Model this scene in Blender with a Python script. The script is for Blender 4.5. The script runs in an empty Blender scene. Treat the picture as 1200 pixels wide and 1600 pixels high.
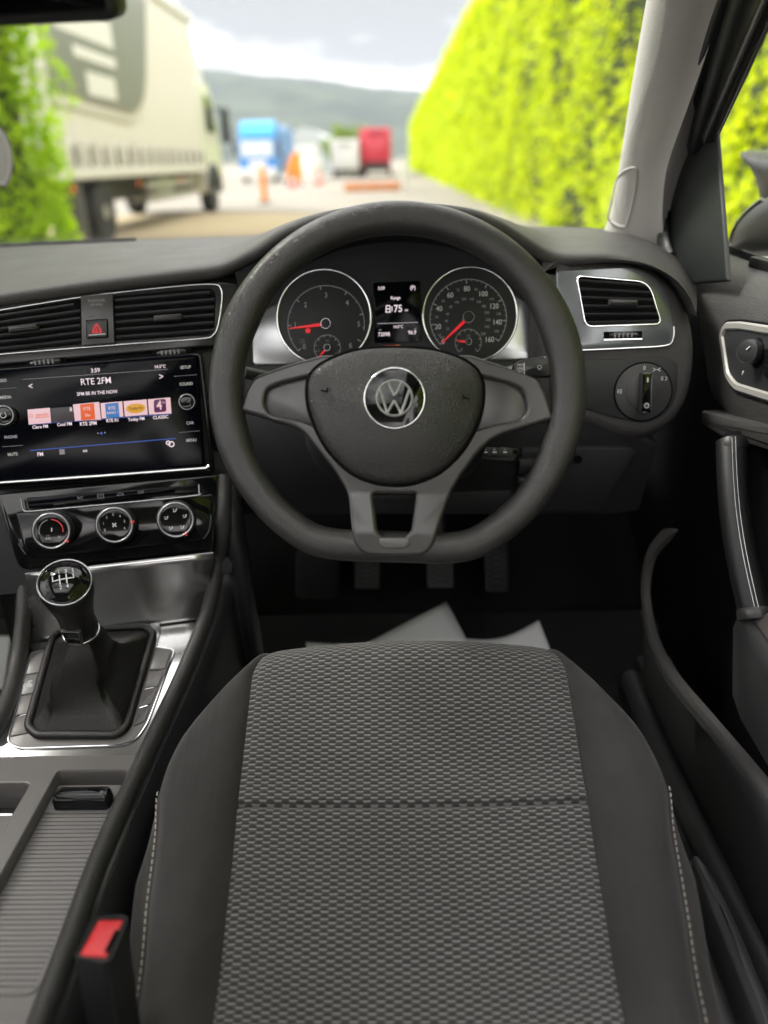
import bpy, bmesh, math, random
from mathutils import Vector, Matrix
random.seed(7)
S = bpy.context.scene
V = Vector
rad = math.radians

# ------------------------------------------------------------------ camera
CAM = V((0, 0, 1.2))
FPX = 1200.0                                   # focal length in photo pixels (photo is 1200 x 1600)
RM = Matrix.Rotation(rad(1.2), 3, 'Z') @ Matrix.Rotation(rad(90 - 24.6), 3, 'X') @ Matrix.Rotation(rad(-1.5), 3, 'Z')
cd = bpy.data.cameras.new('camera'); cam = bpy.data.objects.new('camera', cd); S.collection.objects.link(cam)
cam.matrix_world = Matrix.Translation(CAM) @ RM.to_4x4()
cd.sensor_fit = 'HORIZONTAL'; cd.sensor_width = 36; cd.lens = 36 * FPX / 1200
cd.clip_start = 0.02; cd.clip_end = 12000
cd.dof.use_dof = True; cd.dof.focus_distance = 0.85; cd.dof.aperture_fstop = 3.0
S.camera = cam
S.render.engine = 'CYCLES'
S.cycles.use_denoising = True
S.cycles.max_bounces = 6; S.cycles.diffuse_bounces = 3; S.cycles.glossy_bounces = 3; S.cycles.transmission_bounces = 3; S.cycles.transparent_max_bounces = 10
S.cycles.sample_clamp_indirect = 8
S.view_settings.view_transform = 'Standard'; S.view_settings.look = 'None'
S.view_settings.exposure = 1.87; S.view_settings.gamma = 1

# ------------------------------------------------------------------ sky and sun (overcast)
SUN_EL, SUN_AZ = rad(50), rad(-75)               # azimuth clockwise from +Y (straight ahead)
w = bpy.data.worlds.new('World'); S.world = w; w.use_nodes = True
nt = w.node_tree; N = nt.nodes; L = nt.links
bg = N['Background']; bg.inputs['Strength'].default_value = 0.12
sky = N.new('ShaderNodeTexSky'); sky.sky_type = 'NISHITA'; sky.sun_disc = False
sky.sun_elevation = SUN_EL; sky.sun_rotation = SUN_AZ; sky.dust_density = 2.0
tc = N.new('ShaderNodeTexCoord')
mp = N.new('ShaderNodeMapping'); mp.inputs['Scale'].default_value = (1.0, 1.0, 2.6); mp.inputs['Location'].default_value = (1.2, 0.7, -0.45)
nz = N.new('ShaderNodeTexNoise'); nz.inputs['Scale'].default_value = 2.1; nz.inputs['Detail'].default_value = 6; nz.inputs['Roughness'].default_value = 0.52
cr = N.new('ShaderNodeValToRGB')
cr.color_ramp.elements[0].position = 0.38; cr.color_ramp.elements[0].color = (1.75, 1.70, 1.74, 1)
cr.color_ramp.elements[1].position = 0.58; cr.color_ramp.elements[1].color = (10.8, 10.2, 10.1, 1)
mx = N.new('ShaderNodeMix'); mx.data_type = 'RGBA'; mx.inputs[0].default_value = 0.98
L.new(tc.outputs['Generated'], mp.inputs[0]); L.new(mp.outputs[0], nz.inputs['Vector']); L.new(nz.outputs[0], cr.inputs[0])
L.new(sky.outputs[0], mx.inputs[6]); L.new(cr.outputs[0], mx.inputs[7]); L.new(mx.outputs[2], bg.inputs[0])
sd = bpy.data.lights.new('sun', 'SUN'); sd.energy = 2.1; sd.angle = rad(16); sd.color = (1, 0.95, 0.88)
so = bpy.data.objects.new('sun', sd); S.collection.objects.link(so)
sdir = V((math.sin(SUN_AZ) * math.cos(SUN_EL), math.cos(SUN_AZ) * math.cos(SUN_EL), math.sin(SUN_EL)))
so.rotation_euler = sdir.to_track_quat('Z', 'Y').to_euler(); so.location = (0, 0, 30)

# ------------------------------------------------------------------ helpers: pixels to places
def ray(u, v): return RM @ V(((u - 600) / FPX, (800 - v) / FPX, -1))
def U(u, v, x=None, y=None, z=None):
    r = ray(u, v)
    t = (x - CAM.x) / r.x if x is not None else (y - CAM.y) / r.y if y is not None else (z - CAM.z) / r.z
    return CAM + r * t
class Fr:
    """a real plane of the car: origin, right, up, outward normal"""
    def __init__(s, o, ex, ey):
        s.o = V(o); s.ex = V(ex).normalized(); s.n = s.ex.cross(V(ey)).normalized(); s.ey = s.n.cross(s.ex).normalized()
    def pt(s, a, b, c=0): return s.o + s.ex * a + s.ey * b + s.n * c
    def px(s, u, v, c=0):
        r = ray(u, v); o = s.o + s.n * c
        return CAM + r * ((o - CAM).dot(s.n) / r.dot(s.n))
    def ab(s, u, v, c=0):
        p = s.px(u, v, c) - s.o; return (p.dot(s.ex), p.dot(s.ey))
    def abl(s, pts, c=0): return [s.ab(p[0], p[1], c) for p in pts]
    def loop(s, ab, c=0): return [s.pt(a, b, c) for a, b in ab]

# ------------------------------------------------------------------ helpers: objects
COL = S.collection
TW = {}
def tag(o, label=None, cat=None, group=None, kind=None):
    if label: o['label'] = label
    if cat: o['category'] = cat
    if group: o['group'] = group
    if kind: o['kind'] = kind
    return o
def thing(name, label, cat, loc=(0, 0, 0), group=None):
    o = bpy.data.objects.new(name, None); COL.objects.link(o); o.location = loc; o.empty_display_size = 0.05
    TW[o.name] = V(loc); return tag(o, label, cat, group)
def link(o, parent):
    COL.objects.link(o)
    if parent is not None:
        o.parent = parent
        if parent.name in TW: o.matrix_parent_inverse = Matrix.Translation(-TW[parent.name])
    return o
def finish(me, mat, angle=35):
    me.materials.append(mat)
    for p in me.polygons: p.use_smooth = len(p.vertices) <= 4
    try: me.set_sharp_from_angle(angle=rad(angle))
    except Exception: pass
def build(name, verts, faces, mat, parent=None, angle=35, uv=None, recalc=True):
    me = bpy.data.meshes.new(name); me.from_pydata([tuple(v) for v in verts], [], faces)
    if uv:
        ul = me.uv_layers.new(name='UVMap')
        for l in me.loops: ul.data[l.index].uv = uv[l.vertex_index]
    if recalc:
        bm = bmesh.new(); bm.from_mesh(me); bmesh.ops.recalc_face_normals(bm, faces=bm.faces); bm.to_mesh(me); bm.free()
    finish(me, mat, angle)
    return link(bpy.data.objects.new(name, me), parent)
def dup(o, d, parent=None):
    c = o.copy(); link(c, parent if parent is not None else o.parent); c.location = o.location + V(d); return c
def loops(name, ls, mat, parent=None, closed=True, cap=(True, True), angle=35, ring=False, uv=None):
    n = len(ls[0]); vs = [p for l in ls for p in l]; fs = []
    m = len(ls)
    for i in range(m if ring else m - 1):
        j = (i + 1) % m
        for k in range(n if closed else n - 1):
            q = (k + 1) % n; fs.append((i * n + k, i * n + q, j * n + q, j * n + k))
    if closed and not ring:
        if cap[0]: fs.append(tuple(range(n))[::-1])
        if cap[1]: fs.append(tuple((m - 1) * n + k for k in range(n)))
    return build(name, vs, fs, mat, parent, angle, uv)
def grid(name, rows, mat, parent=None, thick=0, angle=50, uv=None):
    o = loops(name, rows, mat, parent, closed=False, angle=angle, uv=uv)
    if thick:
        m = o.modifiers.new('s', 'SOLIDIFY'); m.thickness = thick; m.offset = 0
    return o
def area2(l): return sum(l[i][0] * l[(i + 1) % len(l)][1] - l[(i + 1) % len(l)][0] * l[i][1] for i in range(len(l))) / 2
def inset(l, d):
    s = 1 if area2(l) > 0 else -1; n = len(l); out = []
    for i in range(n):
        a, b, c = V(l[i - 1]), V(l[i]), V(l[(i + 1) % n])
        e1 = (b - a); e2 = (c - b)
        if e1.length < 1e-9 or e2.length < 1e-9: out.append(tuple(b)); continue
        e1.normalize(); e2.normalize()
        n1 = V((-e1.y, e1.x)) * s; n2 = V((-e2.y, e2.x)) * s; bi = n1 + n2
        if bi.length < 1e-6: out.append(tuple(b)); continue
        bi.normalize(); k = d / max(0.35, bi.dot(n1)); out.append((b.x + bi.x * k, b.y + bi.y * k))
    return out
def rnd(pts, r, n=6):
    """round the corners of a 2-D outline; r one number or one for each corner"""
    m = len(pts); out = []
    for i in range(m):
        a, b, c = V(pts[i - 1]), V(pts[i]), V(pts[(i + 1) % m]); rr = r[i] if isinstance(r, (list, tuple)) else r
        d1 = (a - b); d2 = (c - b); t = min(rr, d1.length * 0.49, d2.length * 0.49)
        p, q = b + d1.normalized() * t, b + d2.normalized() * t
        for k in range(n + 1):
            s = k / n; out.append(tuple(p * (1 - s) ** 2 + b * 2 * s * (1 - s) + q * s * s))
    return out
def smooth(pts, k=6, closed=False):
    """Catmull-Rom through points of any dimension"""
    P = [V(p) for p in pts]; n = len(P); out = []
    rng = range(n) if closed else range(n - 1)
    for i in rng:
        p1, p2 = P[i], P[(i + 1) % n]
        p0 = P[i - 1] if (closed or i > 0) else p1 * 2 - p2
        p3 = P[(i + 2) % n] if (closed or i + 2 < n) else p2 * 2 - p1
        for j in range(k):
            t = j / k
            out.append(0.5 * ((2 * p1) + (p2 - p0) * t + (2 * p0 - 5 * p1 + 4 * p2 - p3) * t * t + (3 * p1 - p0 - 3 * p2 + p3) * t ** 3))
    if not closed: out.append(P[-1])
    return out
def circ(a, b, r, n=40, r2=None): return [(a + r * math.cos(2 * math.pi * i / n), b + (r2 or r) * math.sin(2 * math.pi * i / n)) for i in range(n)]
def slab(name, F, ab, c0, c1, mat, parent=None, bev=0.0012, angle=35):
    h = c1 - c0; bev = min(bev, h * 0.9)
    ls = [F.loop(ab, c0), F.loop(ab, c1 - bev), F.loop(inset(ab, bev * 0.3), c1 - bev * 0.3), F.loop(inset(ab, bev), c1)]
    return loops(name, ls, mat, parent, angle=angle)
def frame(name, F, ab, wid, c0, c1, mat, parent=None, bev=0.001):
    """a picture-frame of width wid inside the outline"""
    i0 = inset(ab, wid)
    ls = [F.loop(ab, c0), F.loop(ab, c1 - bev), F.loop(inset(ab, bev), c1), F.loop(inset(ab, wid - bev), c1), F.loop(i0, c1 - bev), F.loop(i0, c0)]
    return loops(name, ls, mat, parent, ring=True)
def dome(name, F, ab, c0, c1, top, mat, parent=None, bev=0.003, steps=7, pw=2.2):
    cx = sum(p[0] for p in ab) / len(ab); cy = sum(p[1] for p in ab) / len(ab)
    ls = [F.loop(ab, c0), F.loop(ab, c1 - bev), F.loop(inset(ab, bev * 0.3), c1 - bev * 0.3)]
    base = inset(ab, bev)
    for i in range(steps):
        s = 1 - i / steps
        ls.append(F.loop([(cx + (x - cx) * s, cy + (y - cy) * s) for x, y in base], c1 + (top - c1) * (1 - s ** pw)))
    return loops(name, ls, mat, parent, angle=50)
def box(name, x0, x1, y0, y1, z0, z1, mat, parent=None, bev=0.0, seg=2):
    bm = bmesh.new()
    vs = [bm.verts.new((x, y, z)) for x in (x0, x1) for y in (y0, y1) for z in (z0, z1)]
    for f in ((0, 1, 3, 2), (4, 6, 7, 5), (0, 4, 5, 1), (2, 3, 7, 6), (0, 2, 6, 4), (1, 5, 7, 3)): bm.faces.new([vs[i] for i in f])
    if bev: bmesh.ops.bevel(bm, geom=bm.edges[:], offset=bev, segments=seg, affect='EDGES', profile=0.6)
    bmesh.ops.recalc_face_normals(bm, faces=bm.faces)
    me = bpy.data.meshes.new(name); bm.to_mesh(me); bm.free(); finish(me, mat)
    return link(bpy.data.objects.new(name, me), parent)
def sweep(name, path, sec, mat, parent=None, closed=False, up=None, cap=True, angle=50):
    """sec: list of (side, up) offsets, or function(t)->list"""
    P = [V(p) for p in path]; n = len(P); ls = []; prev = None
    for i in range(n):
        if closed: t = P[(i + 1) % n] - P[i - 1]
        else: t = P[min(i + 1, n - 1)] - P[max(i - 1, 0)]
        t.normalize()
        if up is not None: nrm = (up(i) if callable(up) else V(up))
        else: nrm = prev if prev is not None else (V((0, 0, 1)) if abs(t.z) < 0.9 else V((1, 0, 0)))
        nrm = (nrm - t * nrm.dot(t)).normalized(); prev = nrm; side = t.cross(nrm)
        sc = sec(i / (n - 1)) if callable(sec) else sec
        ls.append([P[i] + side * a + nrm * b for a, b in sc])
    return loops(name, ls, mat, parent, ring=closed, cap=(cap, cap), angle=angle)
def tube(name, path, r, mat, parent=None, closed=False, n=12, **k): return sweep(name, path, circ(0, 0, r, n), mat, parent, closed, **k)
def lathe(name, o, axis, prof, mat, parent=None, n=40, angle=40, cap=(True, True)):
    axis = V(axis).normalized(); e1 = axis.orthogonal().normalized(); e2 = axis.cross(e1); o = V(o)
    ls = [[o + axis * h + (e1 * math.cos(2 * math.pi * i / n) + e2 * math.sin(2 * math.pi * i / n)) * r for i in range(n)] for r, h in prof]
    return loops(name, ls, mat, parent, angle=angle, cap=cap)
def curveslab(name, F, outs, c0, c1, bev, mat, parent=None, res=2):
    cu = bpy.data.curves.new(name, 'CURVE'); cu.dimensions = '2D'; cu.fill_mode = 'BOTH'
    for ab in outs:
        sp = cu.splines.new('POLY'); sp.points.add(len(ab) - 1); sp.use_cyclic_u = True
        for p, (a, b) in zip(sp.points, ab): p.co = (a, b, 0, 1)
    cu.extrude = (c1 - c0) / 2 - bev; cu.bevel_depth = bev; cu.bevel_resolution = res; cu.offset = -bev
    me = curve_mesh(cu, name)
    for v in me.vertices:
        p = v.co.copy(); v.co = F.pt(p.x, p.y, (c0 + c1) / 2 + p.z)
    finish(me, mat, 40)
    return link(bpy.data.objects.new(name, me), parent)
def curve_mesh(cu, name):
    t = bpy.data.objects.new('tmp', cu); COL.objects.link(t)
    dg = bpy.context.evaluated_depsgraph_get(); dg.update()
    me = bpy.data.meshes.new_from_object(t.evaluated_get(dg)); me.name = name
    bpy.data.objects.remove(t); me.materials.clear(); return me
TXT = {}
def text(s, F, a, b, h, mat, parent, c=0.0004, name='lettering', wx=0.88, align='CENTER', rot=0, bold=0.0):
    key = (s, align, bold)
    if key not in TXT:
        cu = bpy.data.curves.new('t', 'FONT'); cu.body = s; cu.align_x = align; cu.align_y = 'CENTER'; cu.size = 1; cu.resolution_u = 3
        cu.offset = bold
        me = curve_mesh(cu, 't'); TXT[key] = ([v.co.copy() for v in me.vertices], [tuple(p.vertices) for p in me.polygons]); bpy.data.meshes.remove(me)
    vs, fs = TXT[key]; k = h / 0.70; cr_, sr = math.cos(rot), math.sin(rot)
    pts = []
    for v in vs:
        x, y = v.x * k * wx, v.y * k
        pts.append(F.pt(a + x * cr_ - y * sr, b + x * sr + y * cr_, c))
    me = bpy.data.meshes.new(name); me.from_pydata(pts, [], fs); me.materials.append(mat)
    return link(bpy.data.objects.new(name, me), parent)
def bars(name, F, segs, wd, c0, c1, mat, parent=None):
    """straight strokes (ab, ab) of width wd joined in one mesh"""
    vs, fs = [], []
    for s in segs:
        p, q = V(s[0]), V(s[1]); d = (q - p); d.normalize(); m = V((-d.y, d.x)) * ((s[2] if len(s) > 2 else wd) / 2); k = len(vs)
        for c in (c0, c1):
            for x in (p + m, p - m, q - m, q + m): vs.append(F.pt(x.x, x.y, c))
        fs += [(k + 4, k + 5, k + 6, k + 7)] + [(k + i, k + (i + 1) % 4, k + 4 + (i + 1) % 4, k + 4 + i) for i in range(4)]
    return build(name, vs, fs, mat, parent)
def arcband(name, F, a, b, r0, r1, t0, t1, c0, c1, mat, parent=None, n=48):
    ls = []
    for i in range(n + 1):
        t = t0 + (t1 - t0) * i / n; cs, sn = math.cos(t), math.sin(t)
        ls.append([F.pt(a + r0 * cs, b + r0 * sn, c0), F.pt(a + r0 * cs, b + r0 * sn, c1), F.pt(a + r1 * cs, b + r1 * sn, c1), F.pt(a + r1 * cs, b + r1 * sn, c0)])
    return loops(name, ls, mat, parent)

# ------------------------------------------------------------------ materials
def mk(name):
    m = bpy.data.materials.new(name); m.use_nodes = True; return m, m.node_tree.nodes, m.node_tree.links, m.node_tree.nodes['Principled BSDF']
def M(name, col, rough=0.5, metal=0.0, spec=0.5, coat=0.0, grain=None, wear=0.0, aniso=0):
    """grain = (kind, cells per metre, height in metres, strength)"""
    m, n, l, b = mk(name)
    b.inputs['Base Color'].default_value = (*col, 1); b.inputs['Roughness'].default_value = rough
    b.inputs['Metallic'].default_value = metal; b.inputs['Specular IOR Level'].default_value = spec
    b.inputs['Coat Weight'].default_value = coat; b.inputs['Coat Roughness'].default_value = 0.03
    t = n.new('ShaderNodeTexCoord')
    if grain:
        kind, sc, ht, st = grain
        bp = n.new('ShaderNodeBump'); bp.inputs['Distance'].default_value = ht; bp.inputs['Strength'].default_value = st
        if kind == 'leather':
            dn = n.new('ShaderNodeTexNoise'); dn.inputs['Scale'].default_value = sc * 0.4; dn.inputs['Detail'].default_value = 1
            mxn = n.new('ShaderNodeMix'); mxn.data_type = 'VECTOR'; mxn.inputs[0].default_value = 0.0009
            ad = n.new('ShaderNodeVectorMath'); ad.operation = 'MULTIPLY_ADD'; ad.inputs[1].default_value = (0.45 / sc,) * 3
            vo = n.new('ShaderNodeTexVoronoi'); vo.feature = 'DISTANCE_TO_EDGE'; vo.inputs['Scale'].default_value = sc
            mr = n.new('ShaderNodeMapRange'); mr.interpolation_type = 'SMOOTHSTEP'; mr.inputs[1].default_value = 0.02; mr.inputs[2].default_value = 0.32
            l.new(t.outputs['Object'], dn.inputs['Vector']); l.new(dn.outputs['Color'], ad.inputs[0]); l.new(t.outputs['Object'], ad.inputs[2])
            l.new(ad.outputs[0], vo.inputs['Vector']); l.new(vo.outputs['Distance'], mr.inputs[0]); l.new(mr.outputs[0], bp.inputs['Height'])
        elif kind == 'noise':
            dn = n.new('ShaderNodeTexNoise'); dn.inputs['Scale'].default_value = sc; dn.inputs['Detail'].default_value = 3
            l.new(t.outputs['Object'], dn.inputs['Vector']); l.new(dn.outputs[0], bp.inputs['Height'])
        elif kind == 'rib':
            wv = n.new('ShaderNodeTexWave'); wv.wave_type = 'BANDS'; wv.bands_direction = 'Z' if sc == 130 else 'Y'; wv.inputs['Scale'].default_value = sc; wv.inputs['Distortion'].default_value = 0
            l.new(t.outputs['Object'], wv.inputs['Vector']); l.new(wv.outputs['Fac'], bp.inputs['Height'])
        l.new(bp.outputs[0], b.inputs['Normal'])
    if wear:
        wn = n.new('ShaderNodeTexNoise'); wn.inputs['Scale'].default_value = 14; wn.inputs['Detail'].default_value = 6; wn.inputs['Roughness'].default_value = 0.65
        mr2 = n.new('ShaderNodeMapRange'); mr2.inputs[1].default_value = 0.3; mr2.inputs[2].default_value = 0.75
        mr2.inputs[3].default_value = rough - wear; mr2.inputs[4].default_value = rough + wear
        l.new(t.outputs['Object'], wn.inputs['Vector']); l.new(wn.outputs[0], mr2.inputs[0]); l.new(mr2.outputs[0], b.inputs['Roughness'])
    return m
def EM(name, col, st=1.0):
    st = st * 1.25 / 2 ** S.view_settings.exposure          # display brightness as the picture shows it
    m, n, l, b = mk(name); b.inputs['Base Color'].default_value = (0, 0, 0, 1); b.inputs['Roughness'].default_value = 0.4
    b.inputs['Emission Color'].default_value = (*col, 1); b.inputs['Emission Strength'].default_value = st; m.cycles.emission_sampling = 'NONE'; return m
def glass_mat(name, tint=(0.95, 0.965, 0.955), refl=0.55):
    m, n, l, b = mk(name); n.remove(b); out = n['Material Output']
    tr = n.new('ShaderNodeBsdfTransparent'); tr.inputs[0].default_value = (*tint, 1)
    gl = n.new('ShaderNodeBsdfGlossy'); gl.inputs['Roughness'].default_value = 0.0
    fr = n.new('ShaderNodeFresnel'); fr.inputs[0].default_value = 1.45
    ge = n.new('ShaderNodeNewGeometry'); io_ = n.new('ShaderNodeMapRange'); io_.inputs[3].default_value = 1.45; io_.inputs[4].default_value = 1 / 1.45
    l.new(ge.outputs['Backfacing'], io_.inputs[0]); l.new(io_.outputs[0], fr.inputs[0])      # same Fresnel from both sides of the pane
    mm = n.new('ShaderNodeMath'); mm.operation = 'MULTIPLY'; mm.inputs[1].default_value = refl
    ms = n.new('ShaderNodeMixShader'); l.new(fr.outputs[0], mm.inputs[0]); l.new(mm.outputs[0], ms.inputs[0])
    l.new(tr.outputs[0], ms.inputs[1]); l.new(gl.outputs[0], ms.inputs[2]); l.new(ms.outputs[0], out.inputs[0]); return m

mt = {}
mt['dash'] = M('dash_foam', (0.072, 0.069, 0.0675), 0.50, spec=0.32, grain=('leather', 540, 0.0004, 0.85), wear=0.05)
mt['visor'] = M('visor_plastic', (0.009, 0.0105, 0.0135), 0.6)  # bluish tint: a blue reflection put into the plastic's colour
mt['wheel'] = M('wheel_leather', (0.029, 0.028, 0.0275), 0.35, spec=0.62, grain=('leather', 620, 0.00022, 0.8), wear=0.05)
mt['airbag'] = M('airbag_skin', (0.031, 0.030, 0.0295), 0.36, spec=0.62, grain=('leather', 520, 0.00036, 0.9))
mt['spoke'] = M('spoke_plastic', (0.043, 0.041, 0.0405), 0.30, spec=0.65, grain=('noise', 1500, 0.0001, 0.15))
mt['piano'] = M('piano_black', (0.005, 0.0055, 0.006), 0.06, spec=0.38)
mt['black'] = M('black_plastic', (0.015, 0.0155, 0.017), 0.5, grain=('noise', 900, 0.0002, 0.3))
mt['knee'] = M('knee_plastic', (0.015, 0.016, 0.018), 0.55, grain=('noise', 900, 0.0002, 0.3))
mt['satin'] = M('satin_grey', (0.115, 0.109, 0.107), 0.38, grain=('noise', 1400, 0.0001, 0.15))
mt['slat'] = M('roller_slat', (0.125, 0.119, 0.117), 0.36, wear=0.05)
mt['silver'] = M('silver_trim', (0.42, 0.43, 0.44), 0.24, metal=0.9, wear=0.04)
mt['chrome'] = M('chrome', (0.86, 0.87, 0.88), 0.12, metal=1)
mt['ring'] = M('knob_ring_metal', (.42, .42, .43), .3, metal=.8)
mt['badge'] = M('badge_chrome', (0.66, 0.67, 0.66), 0.25, metal=0.35)
mt['gloss'] = M('gloss_decor', (0.60, 0.60, 0.60), 0.19, metal=0.92)
mt['grey_gloss'] = M('grey_decor', (0.20, 0.215, 0.225), 0.22, metal=0.6, coat=0.3)
mt['ventslat'] = M('vent_slat', (0.030, 0.030, 0.032), 0.32)
mt['dark'] = M('dark_void', (0.005, 0.005, 0.006), 0.9, spec=0.1)
mt['rail'] = M('console_rail', (0.034, 0.033, 0.032), 0.38, grain=('leather', 560, 0.0004, 0.8))
mt['gaiter'] = M('gaiter_leather', (0.0065, 0.006, 0.006), 0.36, grain=('leather', 700, 0.0004, 0.4))
mt['carpet'] = M('carpet', (0.012, 0.0125, 0.014), 0.95, grain=('noise', 900, 0.002, 0.8))
mt['pillar'] = M('pillar_cloth', (0.47, 0.455, 0.43), 0.85, grain=('rib', 130, 0.0004, 0.3))
mt['roof'] = M('headlining', (0.42, 0.40, 0.37), 0.9)
mt['doorfoam'] = M('door_foam', (0.031, 0.029, 0.0285), 0.48, grain=('leather', 460, 0.0006, 0.9))
mt['doorplastic'] = M('door_plastic', (0.034, 0.034, 0.035), 0.45, grain=('noise', 1100, 0.0003, 0.4))
mt['rubber'] = M('black_rubber', (0.007, 0.007, 0.008), 0.45)
mt['pillarblack'] = M('mirror_triangle', (0.020, 0.023, 0.023), 0.5)
mt['red'] = M('red_plastic', (0.75, 0.04, 0.05), 0.38)
mt['paper'] = M('paper', (0.93, 0.94, 0.95), 0.75)
mt['print'] = M('white_print', (0.62, 0.62, 0.62), 0.6)
mt['printdim'] = M('grey_print', (0.22, 0.22, 0.23), 0.6)
mt['ticks'] = M('dial_print', (0.34, 0.36, 0.38), 0.6)
mt['dial'] = M('dial_face', (0.010, 0.0115, 0.013), 0.55)
mt['screen'] = M('screen_glass', (0.002, 0.0025, 0.005), 0.12, spec=0.12)
mt['needle'] = EM('needle_red', (1.0, 0.02, 0.03), 0.55)
mt['w_em'] = EM('display_white', (0.95, 0.80, 0.86), 0.75)
mt['w_em2'] = EM('display_dim', (0.8, 0.72, 0.78), 0.35)
mt['blue_em'] = EM('display_blue', (0.03, 0.12, 0.6), 0.5)
mt['tile'] = EM('tile_pink', (0.95, 0.62, 0.66), 0.65)
mt['tile_dark'] = EM('tile_dark', (0.04, 0.03, 0.035), 0.5)
mt['orange_em'] = EM('tile_orange', (0.95, 0.13, 0.01), 0.6)
mt['cyan_em'] = EM('tile_blue', (0.04, 0.24, 0.62), 0.55)
mt['yellow_em'] = EM('tile_yellow', (0.85, 0.42, 0.01), 0.6)
mt['purple_em'] = EM('tile_purple', (0.13, 0.004, 0.10), 0.5)
mt['redlamp'] = EM('warning_red', (1.0, 0.05, 0.02), 0.6)
mt['amberlamp'] = EM('warning_amber', (1.0, 0.25, 0.02), 0.5)
mt['mirror'] = M('mirror_glass', (0.10, 0.105, 0.11), 0.02, metal=1)
mt['glass'] = glass_mat('windscreen_glass')
mt['lever'] = M('lever_plastic', (.11, .112, .115), .4)
mt['railcov'] = M('rail_cover', (.34, .35, .35), .5, grain=('noise', 600, .0005, .5))
mt['pocketwall'] = M('pocket_wall', (.060, .060, .062), .5, grain=('noise', 1100, .0003, .4))
mt['sideglass'] = glass_mat('side_glass', refl=0.12)
mt['stitch'] = M('white_thread', (0.50, 0.47, 0.41), 0.7)
mt['pedal'] = M('pedal_rubber', (0.05, 0.05, 0.053), 0.5)
mt['tagpaper'] = M('tag_card', (0.35, 0.34, 0.31), 0.7)

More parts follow.
